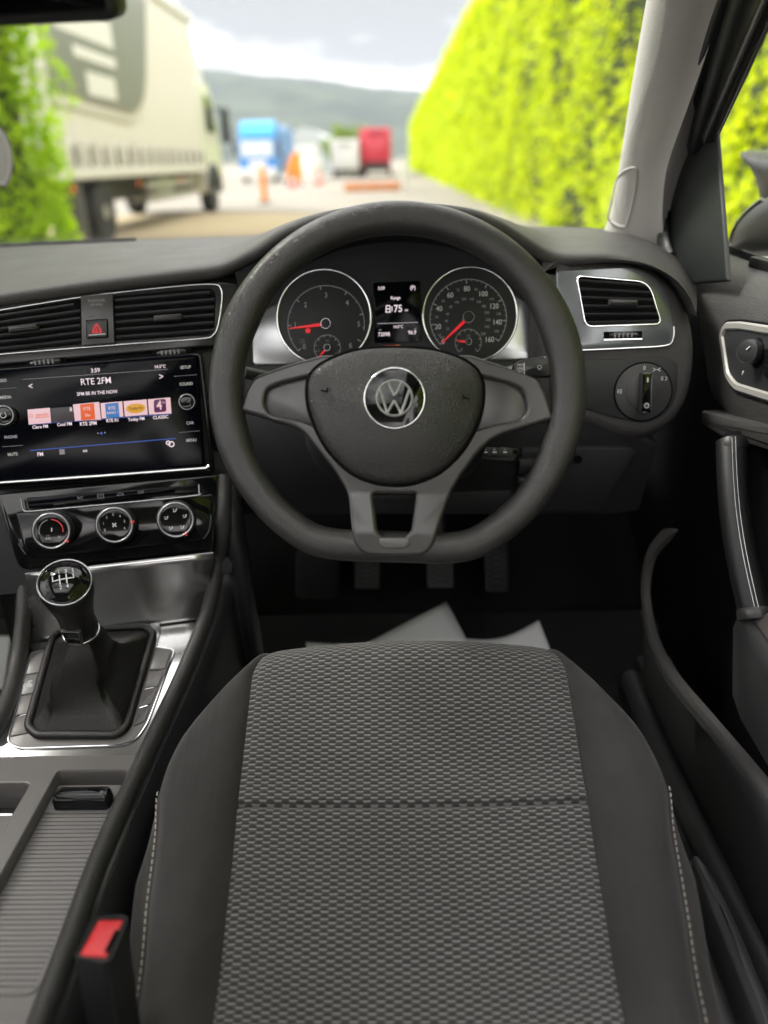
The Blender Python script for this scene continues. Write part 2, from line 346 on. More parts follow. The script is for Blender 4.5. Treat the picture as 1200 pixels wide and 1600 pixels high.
def fabric_insert():
    """woven seat cloth: staggered light dashes between dark mounds, in metres of cloth (UV)"""
    m, n, l, b = mk('seat_weave'); b.inputs['Roughness'].default_value = 0.85; b.inputs['Sheen Weight'].default_value = 0.15
    uvn = n.new('ShaderNodeUVMap'); uvn.uv_map = 'UVMap'
    wob = n.new('ShaderNodeTexNoise'); wob.inputs['Scale'].default_value = 90; wob.inputs['Detail'].default_value = 2
    add = n.new('ShaderNodeVectorMath'); add.operation = 'MULTIPLY_ADD'; add.inputs[1].default_value = (0.0014, 0.0007, 0)
    l.new(uvn.outputs[0], wob.inputs['Vector']); l.new(wob.outputs['Color'], add.inputs[0]); l.new(uvn.outputs[0], add.inputs[2])
    def mth(op, a=None, bb=None, c=None):
        x = n.new('ShaderNodeMath'); x.operation = op
        for i, q in enumerate((a, bb, c)):
            if q is None: continue
            if isinstance(q, (int, float)): x.inputs[i].default_value = q
            else: l.new(q, x.inputs[i])
        return x.outputs[0]
    sx = n.new('ShaderNodeSeparateXYZ'); l.new(add.outputs[0], sx.inputs[0])
    px = mth('DIVIDE', sx.outputs[0], 0.0145); py = mth('DIVIDE', sx.outputs[1], 0.0060)
    dash = None; mound = None
    for off in (0.0, 0.5):
        fx = mth('SUBTRACT', mth('FRACT', mth('ADD', px, off)), 0.5); fy = mth('SUBTRACT', mth('FRACT', mth('ADD', py, off)), 0.5)
        # trapezoid dash: narrower towards its lower edge
        ax = mth('ADD', mth('ABSOLUTE', fx), mth('MULTIPLY', fy, -0.35)); ay = mth('ABSOLUTE', fy)
        mxx = n.new('ShaderNodeMapRange'); mxx.interpolation_type = 'SMOOTHSTEP'; mxx.inputs[1].default_value = 0.28; mxx.inputs[2].default_value = 0.19; l.new(ax, mxx.inputs[0])
        myy = n.new('ShaderNodeMapRange'); myy.interpolation_type = 'SMOOTHSTEP'; myy.inputs[1].default_value = 0.175; myy.inputs[2].default_value = 0.04; l.new(ay, myy.inputs[0])
        d = mth('MULTIPLY', mxx.outputs[0], myy.outputs[0])
        # mound lies half a period up
        gy = mth('SUBTRACT', mth('FRACT', mth('ADD', py, off + 0.5)), 0.42)
        r2 = mth('ADD', mth('POWER', mth('DIVIDE', fx, 0.33), 2.0), mth('POWER', mth('DIVIDE', gy, 0.36), 2.0))
        mo = mth('MAXIMUM', mth('SUBTRACT', 1.0, r2), 0.0)
        dash = d if dash is None else mth('MAXIMUM', dash, d); mound = mo if mound is None else mth('MAXIMUM', mound, mo)
    th = n.new('ShaderNodeTexNoise'); th.inputs['Scale'].default_value = 1600; th.inputs['Detail'].default_value = 2; l.new(uvn.outputs[0], th.inputs['Vector'])
    big = n.new('ShaderNodeTexNoise'); big.inputs['Scale'].default_value = 9; big.inputs['Detail'].default_value = 5; l.new(uvn.outputs[0], big.inputs['Vector'])
    c1 = n.new('ShaderNodeMix'); c1.data_type = 'RGBA'; c1.inputs[6].default_value = (0.058, 0.056, 0.056, 1); c1.inputs[7].default_value = (0.032, 0.031, 0.031, 1); l.new(mound, c1.inputs[0])
    c2 = n.new('ShaderNodeMix'); c2.data_type = 'RGBA'; c2.inputs[7].default_value = (0.30, 0.293, 0.288, 1); l.new(mth('MULTIPLY', dash, 0.85), c2.inputs[0]); l.new(c1.outputs[2], c2.inputs[6])
    c3 = n.new('ShaderNodeMix'); c3.data_type = 'RGBA'; c3.blend_type = 'MULTIPLY'; c3.inputs[0].default_value = 1.0
    vr = mth('ADD', mth('MULTIPLY', th.outputs[0], 0.7), mth('MULTIPLY_ADD', big.outputs[0], 0.35, 0.47)); l.new(c2.outputs[2], c3.inputs[6])
    cc = n.new('ShaderNodeCombineXYZ'); [l.new(vr, cc.inputs[i]) for i in range(3)]; l.new(cc.outputs[0], c3.inputs[7]); l.new(c3.outputs[2], b.inputs['Base Color'])
    bp = n.new('ShaderNodeBump'); bp.inputs['Distance'].default_value = 0.0016; bp.inputs['Strength'].default_value = 0.8
    l.new(mth('ADD', mound, mth('MULTIPLY', th.outputs[0], 0.25)), bp.inputs['Height']); l.new(bp.outputs[0], b.inputs['Normal']); return m
def fabric_side(name, col, rib):
    m, n, l, b = mk(name); b.inputs['Roughness'].default_value = 0.8; b.inputs['Sheen Weight'].default_value = 0.2
    uvn = n.new('ShaderNodeUVMap'); uvn.uv_map = 'UVMap'
    big = n.new('ShaderNodeTexNoise'); big.inputs['Scale'].default_value = 11; big.inputs['Detail'].default_value = 6; big.inputs['Roughness'].default_value = 0.6; l.new(uvn.outputs[0], big.inputs['Vector'])
    rp = n.new('ShaderNodeValToRGB'); rp.color_ramp.elements[0].position = 0.3; rp.color_ramp.elements[1].position = 0.72
    rp.color_ramp.elements[0].color = (col[0] * 0.72, col[1] * 0.70, col[2] * 0.70, 1); rp.color_ramp.elements[1].color = (col[0] * 1.25, col[1] * 1.22, col[2] * 1.2, 1)
    l.new(big.outputs[0], rp.inputs[0]); l.new(rp.outputs[0], b.inputs['Base Color'])
    wv = n.new('ShaderNodeTexWave'); wv.wave_type = 'BANDS'; wv.bands_direction = 'Y' if rib else 'DIAGONAL'; wv.inputs['Scale'].default_value = 130 if rib else 190
    l.new(uvn.outputs[0], wv.inputs['Vector'])
    ns = n.new('ShaderNodeTexNoise'); ns.inputs['Scale'].default_value = 1500; l.new(uvn.outputs[0], ns.inputs['Vector'])
    ad = n.new('ShaderNodeMath'); ad.operation = 'ADD'; l.new(wv.outputs['Fac'], ad.inputs[0]); l.new(ns.outputs[0], ad.inputs[1])
    # soft sitting creases
    mp_ = n.new('ShaderNodeMapping'); mp_.inputs['Scale'].default_value = (46, 5, 1); l.new(uvn.outputs[0], mp_.inputs[0])
    cz = n.new('ShaderNodeTexNoise'); cz.inputs['Scale'].default_value = 1; cz.inputs['Detail'].default_value = 3; l.new(mp_.outputs[0], cz.inputs['Vector'])
    bp0 = n.new('ShaderNodeBump'); bp0.inputs['Distance'].default_value = 0.006; bp0.inputs['Strength'].default_value = 0.35; l.new(cz.outputs[0], bp0.inputs['Height'])
    bp = n.new('ShaderNodeBump'); bp.inputs['Distance'].default_value = 0.0005; bp.inputs['Strength'].default_value = 0.5
    l.new(ad.outputs[0], bp.inputs['Height']); l.new(bp0.outputs[0], bp.inputs['Normal']); l.new(bp.outputs[0], b.inputs['Normal']); return m
mt['weave'] = fabric_insert()
mt['bolster'] = fabric_side('seat_bolster_cloth', (0.028, 0.0265, 0.0262), False)
mt['sidecloth'] = fabric_side('seat_side_cloth', (0.036, 0.033, 0.032), True)

# ================================================================== OUTSIDE
def ground_mat():
    m, n, l, b = mk('yard_concrete'); b.inputs['Roughness'].default_value = 0.85
    t = n.new('ShaderNodeTexCoord')
    a = n.new('ShaderNodeTexNoise'); a.inputs['Scale'].default_value = 0.16; a.inputs['Detail'].default_value = 6; l.new(t.outputs['Object'], a.inputs['Vector'])
    c = n.new('ShaderNodeTexNoise'); c.inputs['Scale'].default_value = 30; c.inputs['Detail'].default_value = 4; l.new(t.outputs['Object'], c.inputs['Vector'])
    r = n.new('ShaderNodeValToRGB'); r.color_ramp.elements[0].position = 0.35; r.color_ramp.elements[1].position = 0.68
    r.color_ramp.elements[0].color = (0.25, 0.225, 0.185, 1); r.color_ramp.elements[1].color = (0.35, 0.325, 0.28, 1); l.new(a.outputs[0], r.inputs[0])
    x = n.new('ShaderNodeMix'); x.data_type = 'RGBA'; x.blend_type = 'MULTIPLY'; x.inputs[0].default_value = 0.4; l.new(r.outputs[0], x.inputs[6]); l.new(c.outputs['Color'], x.inputs[7])
    l.new(x.outputs[2], b.inputs['Base Color']); return m
gm = ground_mat()
tag(build('ground', [(-6000, -200, 0), (6000, -200, 0), (6000, 9000, 0), (-6000, 9000, 0)], [(0, 1, 2, 3)], gm), 'pale concrete yard ground', None, None, 'structure')
# worn sandy apron in front of the lorry
mt['sand'] = M('sandy_concrete', (0.46, 0.37, 0.22), 0.9)
apr = [V((p.x, p.y, 0.004)) for p in smooth([(-9, 11, 0), (-2.4, 12, 0), (-1.6, 16, 0), (-2.2, 21, 0), (-6, 22.5, 0), (-10, 20, 0)], 5, True)]
tag(build('road_apron', apr, [tuple(range(len(apr)))], mt['sand']), 'yellowish worn concrete patch', None, None, 'structure')

def leaf_mat(name, c0, c1, trans):
    m, n, l, b = mk(name); b.inputs['Roughness'].default_value = 0.6; b.inputs['Specular IOR Level'].default_value = 0.15
    g = n.new('ShaderNodeNewGeometry'); r = n.new('ShaderNodeValToRGB')
    r.color_ramp.elements[0].color = (*c0, 1); r.color_ramp.elements[1].color = (*c1, 1); l.new(g.outputs['Random Per Island'], r.inputs[0]); l.new(r.outputs[0], b.inputs['Base Color'])
    tr = n.new('ShaderNodeBsdfTranslucent'); l.new(r.outputs[0], tr.inputs[0]); ms = n.new('ShaderNodeMixShader'); ms.inputs[0].default_value = trans
    l.new(b.outputs[0], ms.inputs[1]); l.new(tr.outputs[0], ms.inputs[2]); l.new(ms.outputs[0], n['Material Output'].inputs[0]); return m
mt['leafR'] = leaf_mat('lime_leaves', (0.36, 0.50, 0.004), (0.70, 0.79, 0.008), 0.5)
mt['leafL'] = leaf_mat('green_leaves', (0.30, 0.52, 0.006), (0.60, 0.82, 0.015), 0.55)
mt['leafS'] = leaf_mat('shrub_leaves', (0.10, 0.18, 0.012), (0.24, 0.34, 0.03), 0.3)
mt['core'] = M('hedge_twigs', (0.035, 0.05, 0.012), 0.9)
def leaves(name, samp, count, mat, parent):
    vs, fs = [], []; rg = random.Random(len(name) + count)
    for i in range(count):
        p, nrm, sz = samp(rg)
        d = V((rg.uniform(-1, 1), rg.uniform(-1, 1), rg.uniform(-1.2, 0.4))); nn = (nrm + V((rg.uniform(-.9, .9), rg.uniform(-.9, .9), rg.uniform(-.5, 1.0)))).normalized()
        e1 = (d - nn * d.dot(nn))
        if e1.length < 1e-3: continue
        e1.normalize(); e2 = nn.cross(e1); k = len(vs)
        vs += [p, p + e1 * sz * .55 + e2 * sz * .38 + nn * sz * .1, p + e1 * sz * 1.15, p + e1 * sz * .55 - e2 * sz * .38 + nn * sz * .1]; fs.append((k, k + 1, k + 2, k + 3))
    o = build(name, vs, fs, mat, parent, recalc=False); tag(o, kind='stuff'); return o
def bumps(a, b_, s=0.0): return 0.22 * math.sin(a * 1.7 + s) * math.sin(b_ * 1.3 + 1 + s) + 0.14 * math.sin(a * 4.1 + 2 * s) * math.sin(b_ * 3.7 + .5) + 0.08 * math.sin(a * 9 + b_ * 7)
# lime hedge along the driver's side
XH, ZH = 2.75, 6.0
hr = thing('hedge', 'tall lime green clipped hedge running along the driver side of the car', 'hedge', (XH, 25, 0))
box('hedge_core', XH + 0.32, XH + 1.3, -6, 125, 0, ZH - 0.35, mt['core'], hr)
def sR(rg):
    y = -6 + 132 * rg.random() ** 2.2; top = rg.random() < 0.10
    sz = (0.075 + 0.0024 * max(0, y)) * rg.uniform(.7, 1.35)
    if top: return V((XH + rg.uniform(0, 1.2), y, ZH + bumps(y, 3, 2) + rg.uniform(-.3, .12))), V((-.3, 0, 1)), sz
    z = rg.uniform(0.02, ZH + 0.1); x = XH + bumps(y, z) + abs(rg.gauss(0, .13)) + 0.05 * z * 0.4
    return V((x, y, z)), V((-1, -.2, .3)), sz
leaves('leaves', sR, 100000, mt['leafR'], hr)
hl = thing('hedge', 'darker green hedge end beside the cream lorry tail, passenger side', 'hedge', (-6, 6, 0))
box('hedge_core', -7.6, -3.80, 1.5, 8.8, 0, 5.2, mt['core'], hl)
def sL(rg):
    q = rg.random()
    if q < .55: y = rg.uniform(1.5, 9.2); z = rg.uniform(0.02, 5.5); return V((-3.52 + .6 * bumps(y, z, 1) - abs(rg.gauss(0, .12)), y, z)), V((1, 0, .3)), rg.uniform(.05, .10)
    if q < .88: x = rg.uniform(-7.6, -3.55); z = rg.uniform(0.02, 5.5); return V((x, 8.95 + bumps(x, z, 1), z)), V((0, 1, .3)), rg.uniform(.06, .11)
    return V((rg.uniform(-7.6, -3.8), rg.uniform(1.5, 9.1), 5.4 + rg.uniform(-.2, .15))), V((0, 0, 1)), rg.uniform(.05, .1)
leaves('leaves', sL, 36000, mt['leafL'], hl)

# hills
def hill_mat():
    m, n, l, b = mk('moorland'); b.inputs['Roughness'].default_value = 0.95
    t = n.new('ShaderNodeTexCoord'); a = n.new('ShaderNodeTexNoise'); a.inputs['Scale'].default_value = 0.006; a.inputs['Detail'].default_value = 8; l.new(t.outputs['Object'], a.inputs['Vector'])
    r = n.new('ShaderNodeValToRGB'); r.color_ramp.elements[0].position = 0.4; r.color_ramp.elements[1].position = 0.62
    r.color_ramp.elements[0].color = (0.03, 0.042, 0.035, 1); r.color_ramp.elements[1].color = (0.06, 0.078, 0.055, 1); l.new(a.outputs[0], r.inputs[0]); l.new(r.outputs[0], b.inputs['Base Color']); return m
rows = []
ridge = smooth([(-4000, 320), (-2200, 335), (-1200, 356), (-725, 356), (-360, 330), (73, 262), (500, 195), (1100, 140), (2200, 110), (4200, 90)], 8)
def rz(x):
    for i in range(len(ridge) - 1):
        if ridge[i].x <= x <= ridge[i + 1].x:
            t = (x - ridge[i].x) / (ridge[i + 1].x - ridge[i].x); return ridge[i].y * (1 - t) + ridge[i + 1].y * t
    return 100
for j in range(26):
    t = j / 25; yy = 1500 + 2600 * t; prof = math.sin(min(1, t / 0.80) * math.pi / 2) ** 1.5 if t < .8 else 1 - (t - .8) * 2
    rows.append([V((x, yy, -3 + .93 * rz(x) * prof * (1 + 0.04 * math.sin(x * .011 + j)) + 10 * math.sin(x * .006 + j * .7) * prof)) for x in [-4200 + 100 * i for i in range(85)]])
tag(grid('hill', rows, hill_mat()), 'long blue grey moorland ridge', None, None, 'structure')

# cream curtain-sided lorry ------------------------------------------------
mt['cream'] = M('cream_curtain', (0.74, 0.70, 0.62), 0.55, grain=('rib', 0.8, 0.05, 0.25))
mt['lorrywhite'] = M('white_frame', (0.74, 0.73, 0.68), 0.5)
mt['curtaindark'] = M('curtain_print', (0.25, 0.27, 0.24), 0.55)
mt['curtainline'] = M('curtain_outline', (0.33, 0.30, 0.27), 0.55)
mt['tyre'] = M('tyre_rubber', (0.022, 0.022, 0.023), 0.8)
mt['chassis'] = M('dark_chassis', (0.035, 0.036, 0.04), 0.6)
mt['gravelgrey'] = M('mudguard_grey', (0.13, 0.13, 0.14), 0.6)
mt['rim'] = M('wheel_rim', (0.42, 0.42, 0.42), 0.4, metal=.5)
mt['amber'] = M('amber_lamp', (0.8, 0.2, 0.02), 0.3); mt['redl'] = M('red_lamp', (0.6, 0.02, 0.02), 0.3)
mt['carglass'] = M('tinted_glass', (0.03, 0.04, 0.045), 0.08)
TX0, TX1, TY0, TY1 = -7.4, -4.9, 12.2, 22.2
lo = thing('curtain_side_lorry', 'cream curtain sided lorry with a dark printed shield, parked past the hedge', 'lorry', (-6.1, 17, 0))
box('load_body', TX0, TX1 - .06, TY0, TY1, 1.15, 4.5, mt['lorrywhite'], lo, .03)
FT = Fr((TX1, TY0, 1.15), (0, 1, 0), (0, 0, 1))      # side of the load body; seen from the road
cy = []
nn_ = 60
cv = [[V((TX1 - .055 + .02 * math.sin(i * 1.9) * (0.5 + .5 * math.sin(k * 1.1)), TY0 + .18 + (TY1 - TY0 - .3) * i / nn_, 1.22 + 3.15 * k / 6)) for i in range(nn_ + 1)] for k in range(7)]
grid('curtain', cv, mt['cream'], lo)
box('rear_post', TX1 - .12, TX1 + .01, TY0 - .03, TY0 + .16, 1.1, 4.5, mt['lorrywhite'], lo, .02)
box('roof_rail', TX1 - .1, TX1 + .02, TY0, TY1, 4.40, 4.56, mt['lorrywhite'], lo, .02)
box('side_rail', TX1 - .12, TX1 + .015, TY0, TY1, 1.04, 1.20, mt['lorrywhite'], lo, .02)
shr = [(.22, .93), (4.3, .80), (5.3, 1.25), (6.3, 3.22), (.22, 3.22)]; shd = [.05, .5, .7, .05, .05]; sh = rnd(shr, shd)
slab('printed_outline', FT, [(a, b) for a, b in sh], -.03, -.012, mt['lorrywhite'], lo)
slab('printed_edge', FT, rnd(inset(shr, .12), shd), -.02, -.006, mt['curtainline'], lo)
slab('printed_shield', FT, rnd(inset(shr, .20), shd), -.015, 0.0, mt['curtaindark'], lo)
bars('lettering', FT, [((1.0, 2.85), (2.3, 2.85), .5), ((2.6, 2.9), (3.4, 2.9), .6), ((.9, 2.15), (3.5, 2.15), .42), ((1.5, 1.72), (3.5, 1.72), .16), ((1.9, 1.3), (3.3, 1.3), .34)], .3, .0005, .006, mt['lorrywhite'], lo)
st = box('strap_buckle', TX1 - .01, TX1 + .03, TY0 + .5, TY0 + .62, 1.22, 1.62, mt['lorrywhite'], lo, .01)
sp_ = box('grey_strap', TX1 - .01, TX1 + .018, TY0 + .78, TY0 + .86, 1.22, 1.52, mt['gravelgrey'], lo, .005)  # narrow grey strap beside each buckle
for i in range(1, 14): dup(st, (0, i * .68, 0), lo); dup(sp_, (0, i * .68, 0), lo)
box('chassis_rail', TX0 + .5, TX1 - .45, TY0 + .1, TY1 + 1.8, .62, 1.04, mt['chassis'], lo)
box('rear_bumper', TX0 + .1, TX1 - .05, TY0 - .02, TY0 + .14, .45, .70, mt['chassis'], lo, .02)
box('tail_lamp', TX1 - .45, TX1 - .04, TY0 - .06, TY0 - .015, .72, .92, mt['redl'], lo, .01)
box('mudguard', TX1 - .55, TX1 - .05, TY0 + .9, TY0 + 1.0, .15, 1.0, mt['gravelgrey'], lo, .01)
ml = box('marker_lamp', TX1 - .06, TX1 - .02, TY0 + .55, TY0 + .68, .86, .95, mt['amber'], lo, .01); dup(ml, (0, 3.4, 0), lo); dup(ml, (0, 6.6, 0), lo)
sg = box('side_guard', TX1 - .10, TX1 - .05, TY0 + 4.6, TY0 + 8.6, .52, .66, mt['rim'], lo, .01); dup(sg, (0, 0, .26), lo)
box('fuel_tank', TX1 - .75, TX1 - .14, TY0 + 5.6, TY0 + 7.0, .5, .98, mt['rim'], lo, .08)
def road_wheel(x, y, r, wd, parent, sgn=1):
    t = lathe('wheel', (x, y, r), (sgn, 0, 0), [(r * .55, -wd), (r * .95, -wd), (r, -wd * .85), (r, -wd * .15), (r * .95, 0), (r * .62, -.01)], mt['tyre'], parent)
    lathe('rim', (x - sgn * .05, y, r), (sgn, 0, 0), [(r * .62, -.02), (r * .60, .03), (r * .45, -.05), (r * .25, -.06), (r * .22, .06), (.02, .06)], mt['rim'], t); return t
for yy in (TY0 + 2.0, TY0 + 10.9): road_wheel(TX1 - .06, yy, .5, .32, lo); road_wheel(TX0 + .06, yy, .5, .32, lo, -1)
cabp = [(TY1 + .15, .5), (TY1 + .15, 3.0), (TY1 + .5, 3.25), (TY1 + 1.5, 3.15), (TY1 + 2.25, 2.05), (TY1 + 2.4, 1.1), (TY1 + 2.35, .5)]
mt['cabcream'] = M('cab_paint', (0.74, 0.74, 0.66), 0.35, coat=.3)
loops('cab', [[V((x, a, b)) for a, b in rnd(cabp, .15, 3)] for x in (TX0 + .1, TX1 - .08)], mt['cabcream'], lo)
loops('wind_deflector', [[V((x, a, b)) for a, b in rnd([(TY1 + .2, 3.2), (TY1 + .2, 4.3), (TY1 + .7, 4.1), (TY1 + 1.5, 3.3)], .2, 3)] for x in (TX0 + .25, TX1 - .2)], mt['lorrywhite'], lo)
build('cab_window', [V((TX1 - .07, TY1 + .75, 2.0)), V((TX1 - .07, TY1 + 2.0, 2.0)), V((TX1 - .07, TY1 + 1.5, 2.85)), V((TX1 - .07, TY1 + .75, 2.9))], [(0, 1, 2, 3)], mt['carglass'], lo)
box('cab_mirror', TX1 + .05, TX1 + .28, TY1 + 2.1, TY1 + 2.25, 1.75, 2.65, mt['chassis'], lo, .04)
box('mirror_arm', TX1 - .1, TX1 + .1, TY1 + 2.12, TY1 + 2.2, 2.6, 2.66, mt['chassis'], lo)
tube('wheel_arch', [V((TX1 - .05, TY0 + 10.9 + .66 * math.cos(a), .5 + .66 * math.sin(a))) for a in [math.pi * i / 12 for i in range(13)]], .09, mt['chassis'], lo)

# blue lorry facing the car --------------------------------------------------
mt['bluepaint'] = M('blue_paint', (0.02, 0.22, 0.62), 0.35, coat=.4); mt['bluepale'] = M('sky_blue_paint', (0.06, 0.40, 0.72), 0.35, coat=.4)
def place(u, v): return U(u, v, z=0)
bl = U(405, 284, y=57); bx, by = bl.x, 57
bt = thing('blue_lorry', 'blue lorry facing the camera with a high roof deflector', 'lorry', (bx, by, 0))
loops('cab', [[V((x, by + a, b)) for a, b in rnd([(0, .45), (0, 1.5), (.25, 2.75), (2.2, 2.85), (2.2, .45)], .12, 3)] for x in (bx - 1.22, bx + 1.22)], mt['bluepaint'], bt)
loops('roof_deflector', [[V((x, by + a, b)) for a, b in rnd([(.35, 2.86), (.9, 3.75), (2.2, 3.9), (2.2, 2.86)], .15, 3)] for x in (bx - 1.15, bx + 1.15)], mt['bluepale'], bt)
loops('windscreen', [[V((x, by + a, b)) for a, b in [(-.03, 1.62), (.19, 2.62), (.25, 2.62), (.03, 1.62)]] for x in (bx - 1.08, bx + 1.08)], M('pale_screen', (.55, .6, .58), .2), bt)
box('bumper', bx - 1.22, bx + 1.22, by - .12, by + .1, .35, .85, mt['lorrywhite'], bt, .05)
hlm = box('headlamp', bx - 1.15, bx - .7, by - .16, by - .1, .62, .9, mt['chrome'], bt, .03); dup(hlm, (1.85, 0, 0), bt)
box('grille', bx - .6, bx + .6, by - .04, by + .02, .9, 1.4, mt['lorrywhite'], bt, .03)
mr_ = box('mirror', bx - 1.62, bx - 1.36, by - .1, by + .05, 1.75, 2.55, mt['chassis'], bt, .04); dup(mr_, (2.98, 0, 0), bt)
box('load_body', bx - 1.25, bx + 1.25, by + 2.5, by + 11, 1.0, 3.7, mt['bluepaint'], bt, .03)
box('chassis_rail', bx - .45, bx + .45, by + .4, by + 10.8, .55, .98, mt['chassis'], bt)
for s in (-1, 1):
    for yy in (by + 1.1, by + 8.6): road_wheel(bx + s * 1.2, yy, .48, .3, bt, s)
# red box lorry and white van seen from behind
def box_vehicle(name, label, cat, u, y, w_, h, paint, ht_clear=.85):
    p = U(u, 275, y=y); x = p.x; t = thing(name, label, cat, (x, y, 0))
    box('load_body', x - w_ / 2, x + w_ / 2, y, y + 6, ht_clear, h, paint, t, .08)
    box('door_frame', x - w_ / 2 + .15, x + w_ / 2 - .15, y - .03, y, ht_clear + .15, h - .75, paint, t, .02)
    box('header', x - w_ / 4, x + w_ / 4, y - .04, y, h - .62, h - .2, M(name + '_sign', tuple(c * .7 for c in paint.node_tree.nodes['Principled BSDF'].inputs[0].default_value[:3]), .4), t, .02)
    box('chassis', x - w_ / 2 + .1, x + w_ / 2 - .1, y + .1, y + 7.8, .42, ht_clear - .004, mt['chassis'], t, .03)
    box('cab', x - w_ / 2 + .08, x + w_ / 2 - .08, y + 6.1, y + 7.9, .86, min(h, 2.6), paint, t, .2)
    for s in (-1, 1):
        box('tail_lamp', x + s * (w_ / 2 - .25) - .1, x + s * (w_ / 2 - .25) + .1, y + .02, y + .09, .58, .74, mt['redl'], t, .01)
        for yy in (y + 1.4, y + 7): road_wheel(x + s * (w_ / 2 - .02), yy, .42, .28, t, s)
    return t
mt['redpaint'] = M('red_paint', (0.62, 0.025, 0.06), 0.4, coat=.3); mt['vanwhite'] = M('white_paint', (0.72, 0.71, 0.68), 0.4, coat=.3)
box_vehicle('red_box_lorry', 'bright red box lorry seen from behind near the lime hedge', 'lorry', 588, 68, 2.45, 3.55, mt['redpaint'], 1.05)
box_vehicle('white_van', 'small white box van seen from behind beside the red lorry', 'van', 540, 66, 2.15, 2.75, mt['vanwhite'], .6)
# orange post, sign board, cones, barrier, shed, shrub, pale post
mt['orange'] = M('orange_plastic', (0.85, 0.26, 0.02), 0.5); mt['coneredo'] = M('cone_red', (0.8, 0.07, 0.05), 0.5)
p = U(414, 318, z=0); pb = thing('marker_post', 'upright orange marker post standing in the yard', 'post', p)
lathe('post', p, (0, 0, 1), [(.10, .05), (.10, .98), (.085, 1.06), (.03, 1.08)], mt['orange'], pb, 20); lathe('base', p, (0, 0, 1), [(.22, 0), (.22, .04), (.13, .08)], mt['chassis'], pb, 20)
p = U(461, 278, y=46); ob = thing('orange_barrier_sign', 'leaning orange sign board beside the blue lorry', 'sign', (p.x, 46, 0))
Fo = Fr((p.x, 46, 0), (1, .2, 0), (.18, .15, 1)); slab('board', Fo, rnd([(-.45, .3), (.45, .3), (.42, 1.65), (.0, 1.75), (-.35, 1.2)], .1), 0, .06, mt['orange'], ob); bars('stand', Fo, [((-.4, 0), (-.3, .4)), ((.4, 0), (.3, .4)), ((-.45, 1.3), (-.75, 1.9))], .12, -.08, -.01, mt['chassis'], ob)
def cone(u, v, y, label):
    p = U(u, v, y=y); t = thing('traffic_cone', label, 'cone', (p.x, y, 0), 'traffic cones in the yard')
    lathe('cone', (p.x, y, 0), (0, 0, 1), [(.2, .04), (.13, .35), (.05, .74), (.02, .75)], mt['coneredo'], t, 20); box('base', p.x - .24, p.x + .24, y - .24, y + .24, 0, .04, mt['coneredo'], t, .01)
    lathe('band', (p.x, y, 0), (0, 0, 1), [(.152, .28), (.115, .46)], mt['vanwhite'], t, 20, cap=(False, False))
cone(458, 276, 44, 'red traffic cone below the orange sign board'); cone(498, 275, 47, 'red traffic cone in front of the white tank')
p = U(583, 290, y=36); tb = thing('low_barrier', 'low terracotta orange barrier lying across the yard', 'barrier', (p.x, 36, 0))
mt['terra'] = M('terracotta', (0.62, 0.24, 0.10), 0.7)
b0 = box('segment', p.x - 1.25, p.x - .45, 36, 36.35, 0, .34, mt['terra'], tb, .04); dup(b0, (.83, 0, 0), tb); dup(b0, (1.66, 0, 0), tb)
p = U(487, 275, y=50); tk = thing('white_tank', 'white rounded tank standing between the cones', 'tank', (p.x, 50, 0))
lathe('tank', (p.x, 50, 0), (0, 0, 1), [(.62, 0), (.64, .1), (.64, 1.15), (.5, 1.4), (.2, 1.48), (.18, 1.55)], mt['vanwhite'], tk, 28); lathe('lid', (p.x, 50, 1.55), (0, 0, 1), [(.22, 0), (.22, .06), (.1, .08)], mt['chassis'], tk, 20)
p = U(480, 272, y=95); sd_ = thing('arched_shed', 'pale grey arched shed behind the parked vehicles', 'shed', (p.x, 95, 0))
mt['shed'] = M('shed_skin', (0.45, 0.49, 0.50), 0.5)
loops('roof', [[V((p.x + 3.1 * math.cos(a), yy, 4.7 * math.sin(a))) for a in [math.pi * i / 24 for i in range(25)]] for yy in (95, 125)], mt['shed'], sd_)
box('door', p.x - 1.2, p.x + 1.2, 94.9, 94.98, 0, 2.9, mt['lorrywhite'], sd_, .02)
def shrub(label, u, y, rx, rz_, n_):
    p = U(u, 270, y=y); t = thing('shrub', label, 'shrub', (p.x, y, 0)); tube('stem', [V((p.x, y, 0)), V((p.x + .1, y, rz_ * .5)), V((p.x, y, rz_))], .12, mt['core'], t)
    def s(rg):
        d = V((rg.gauss(0, 1), rg.gauss(0, 1), rg.gauss(0, 1))).normalized(); q = rg.uniform(.55, 1) * (1 + .18 * math.sin(d.x * 6 + d.z * 5)); return V((p.x + d.x * rx * q, y + d.y * rx * .7 * q, rz_ + d.z * rz_ * .95 * q)), d, .22
    leaves('crown', s, n_, mt['leafS'], t)
shrub('rounded green shrub behind the white van', 545, 76, 2.3, 2.2, 3500)
p = U(632, 290, y=34); pp = thing('pale_post', 'pale concrete gate post at the hedge end', 'post', (p.x, 34, 0)); box('shaft', p.x - .16, p.x + .16, 34, 34.3, 0, 1.2, mt['lorrywhite'], pp, .03); box('cap', p.x - .2, p.x + .2, 33.96, 34.34, 1.2, 1.28, mt['lorrywhite'], pp, .02)

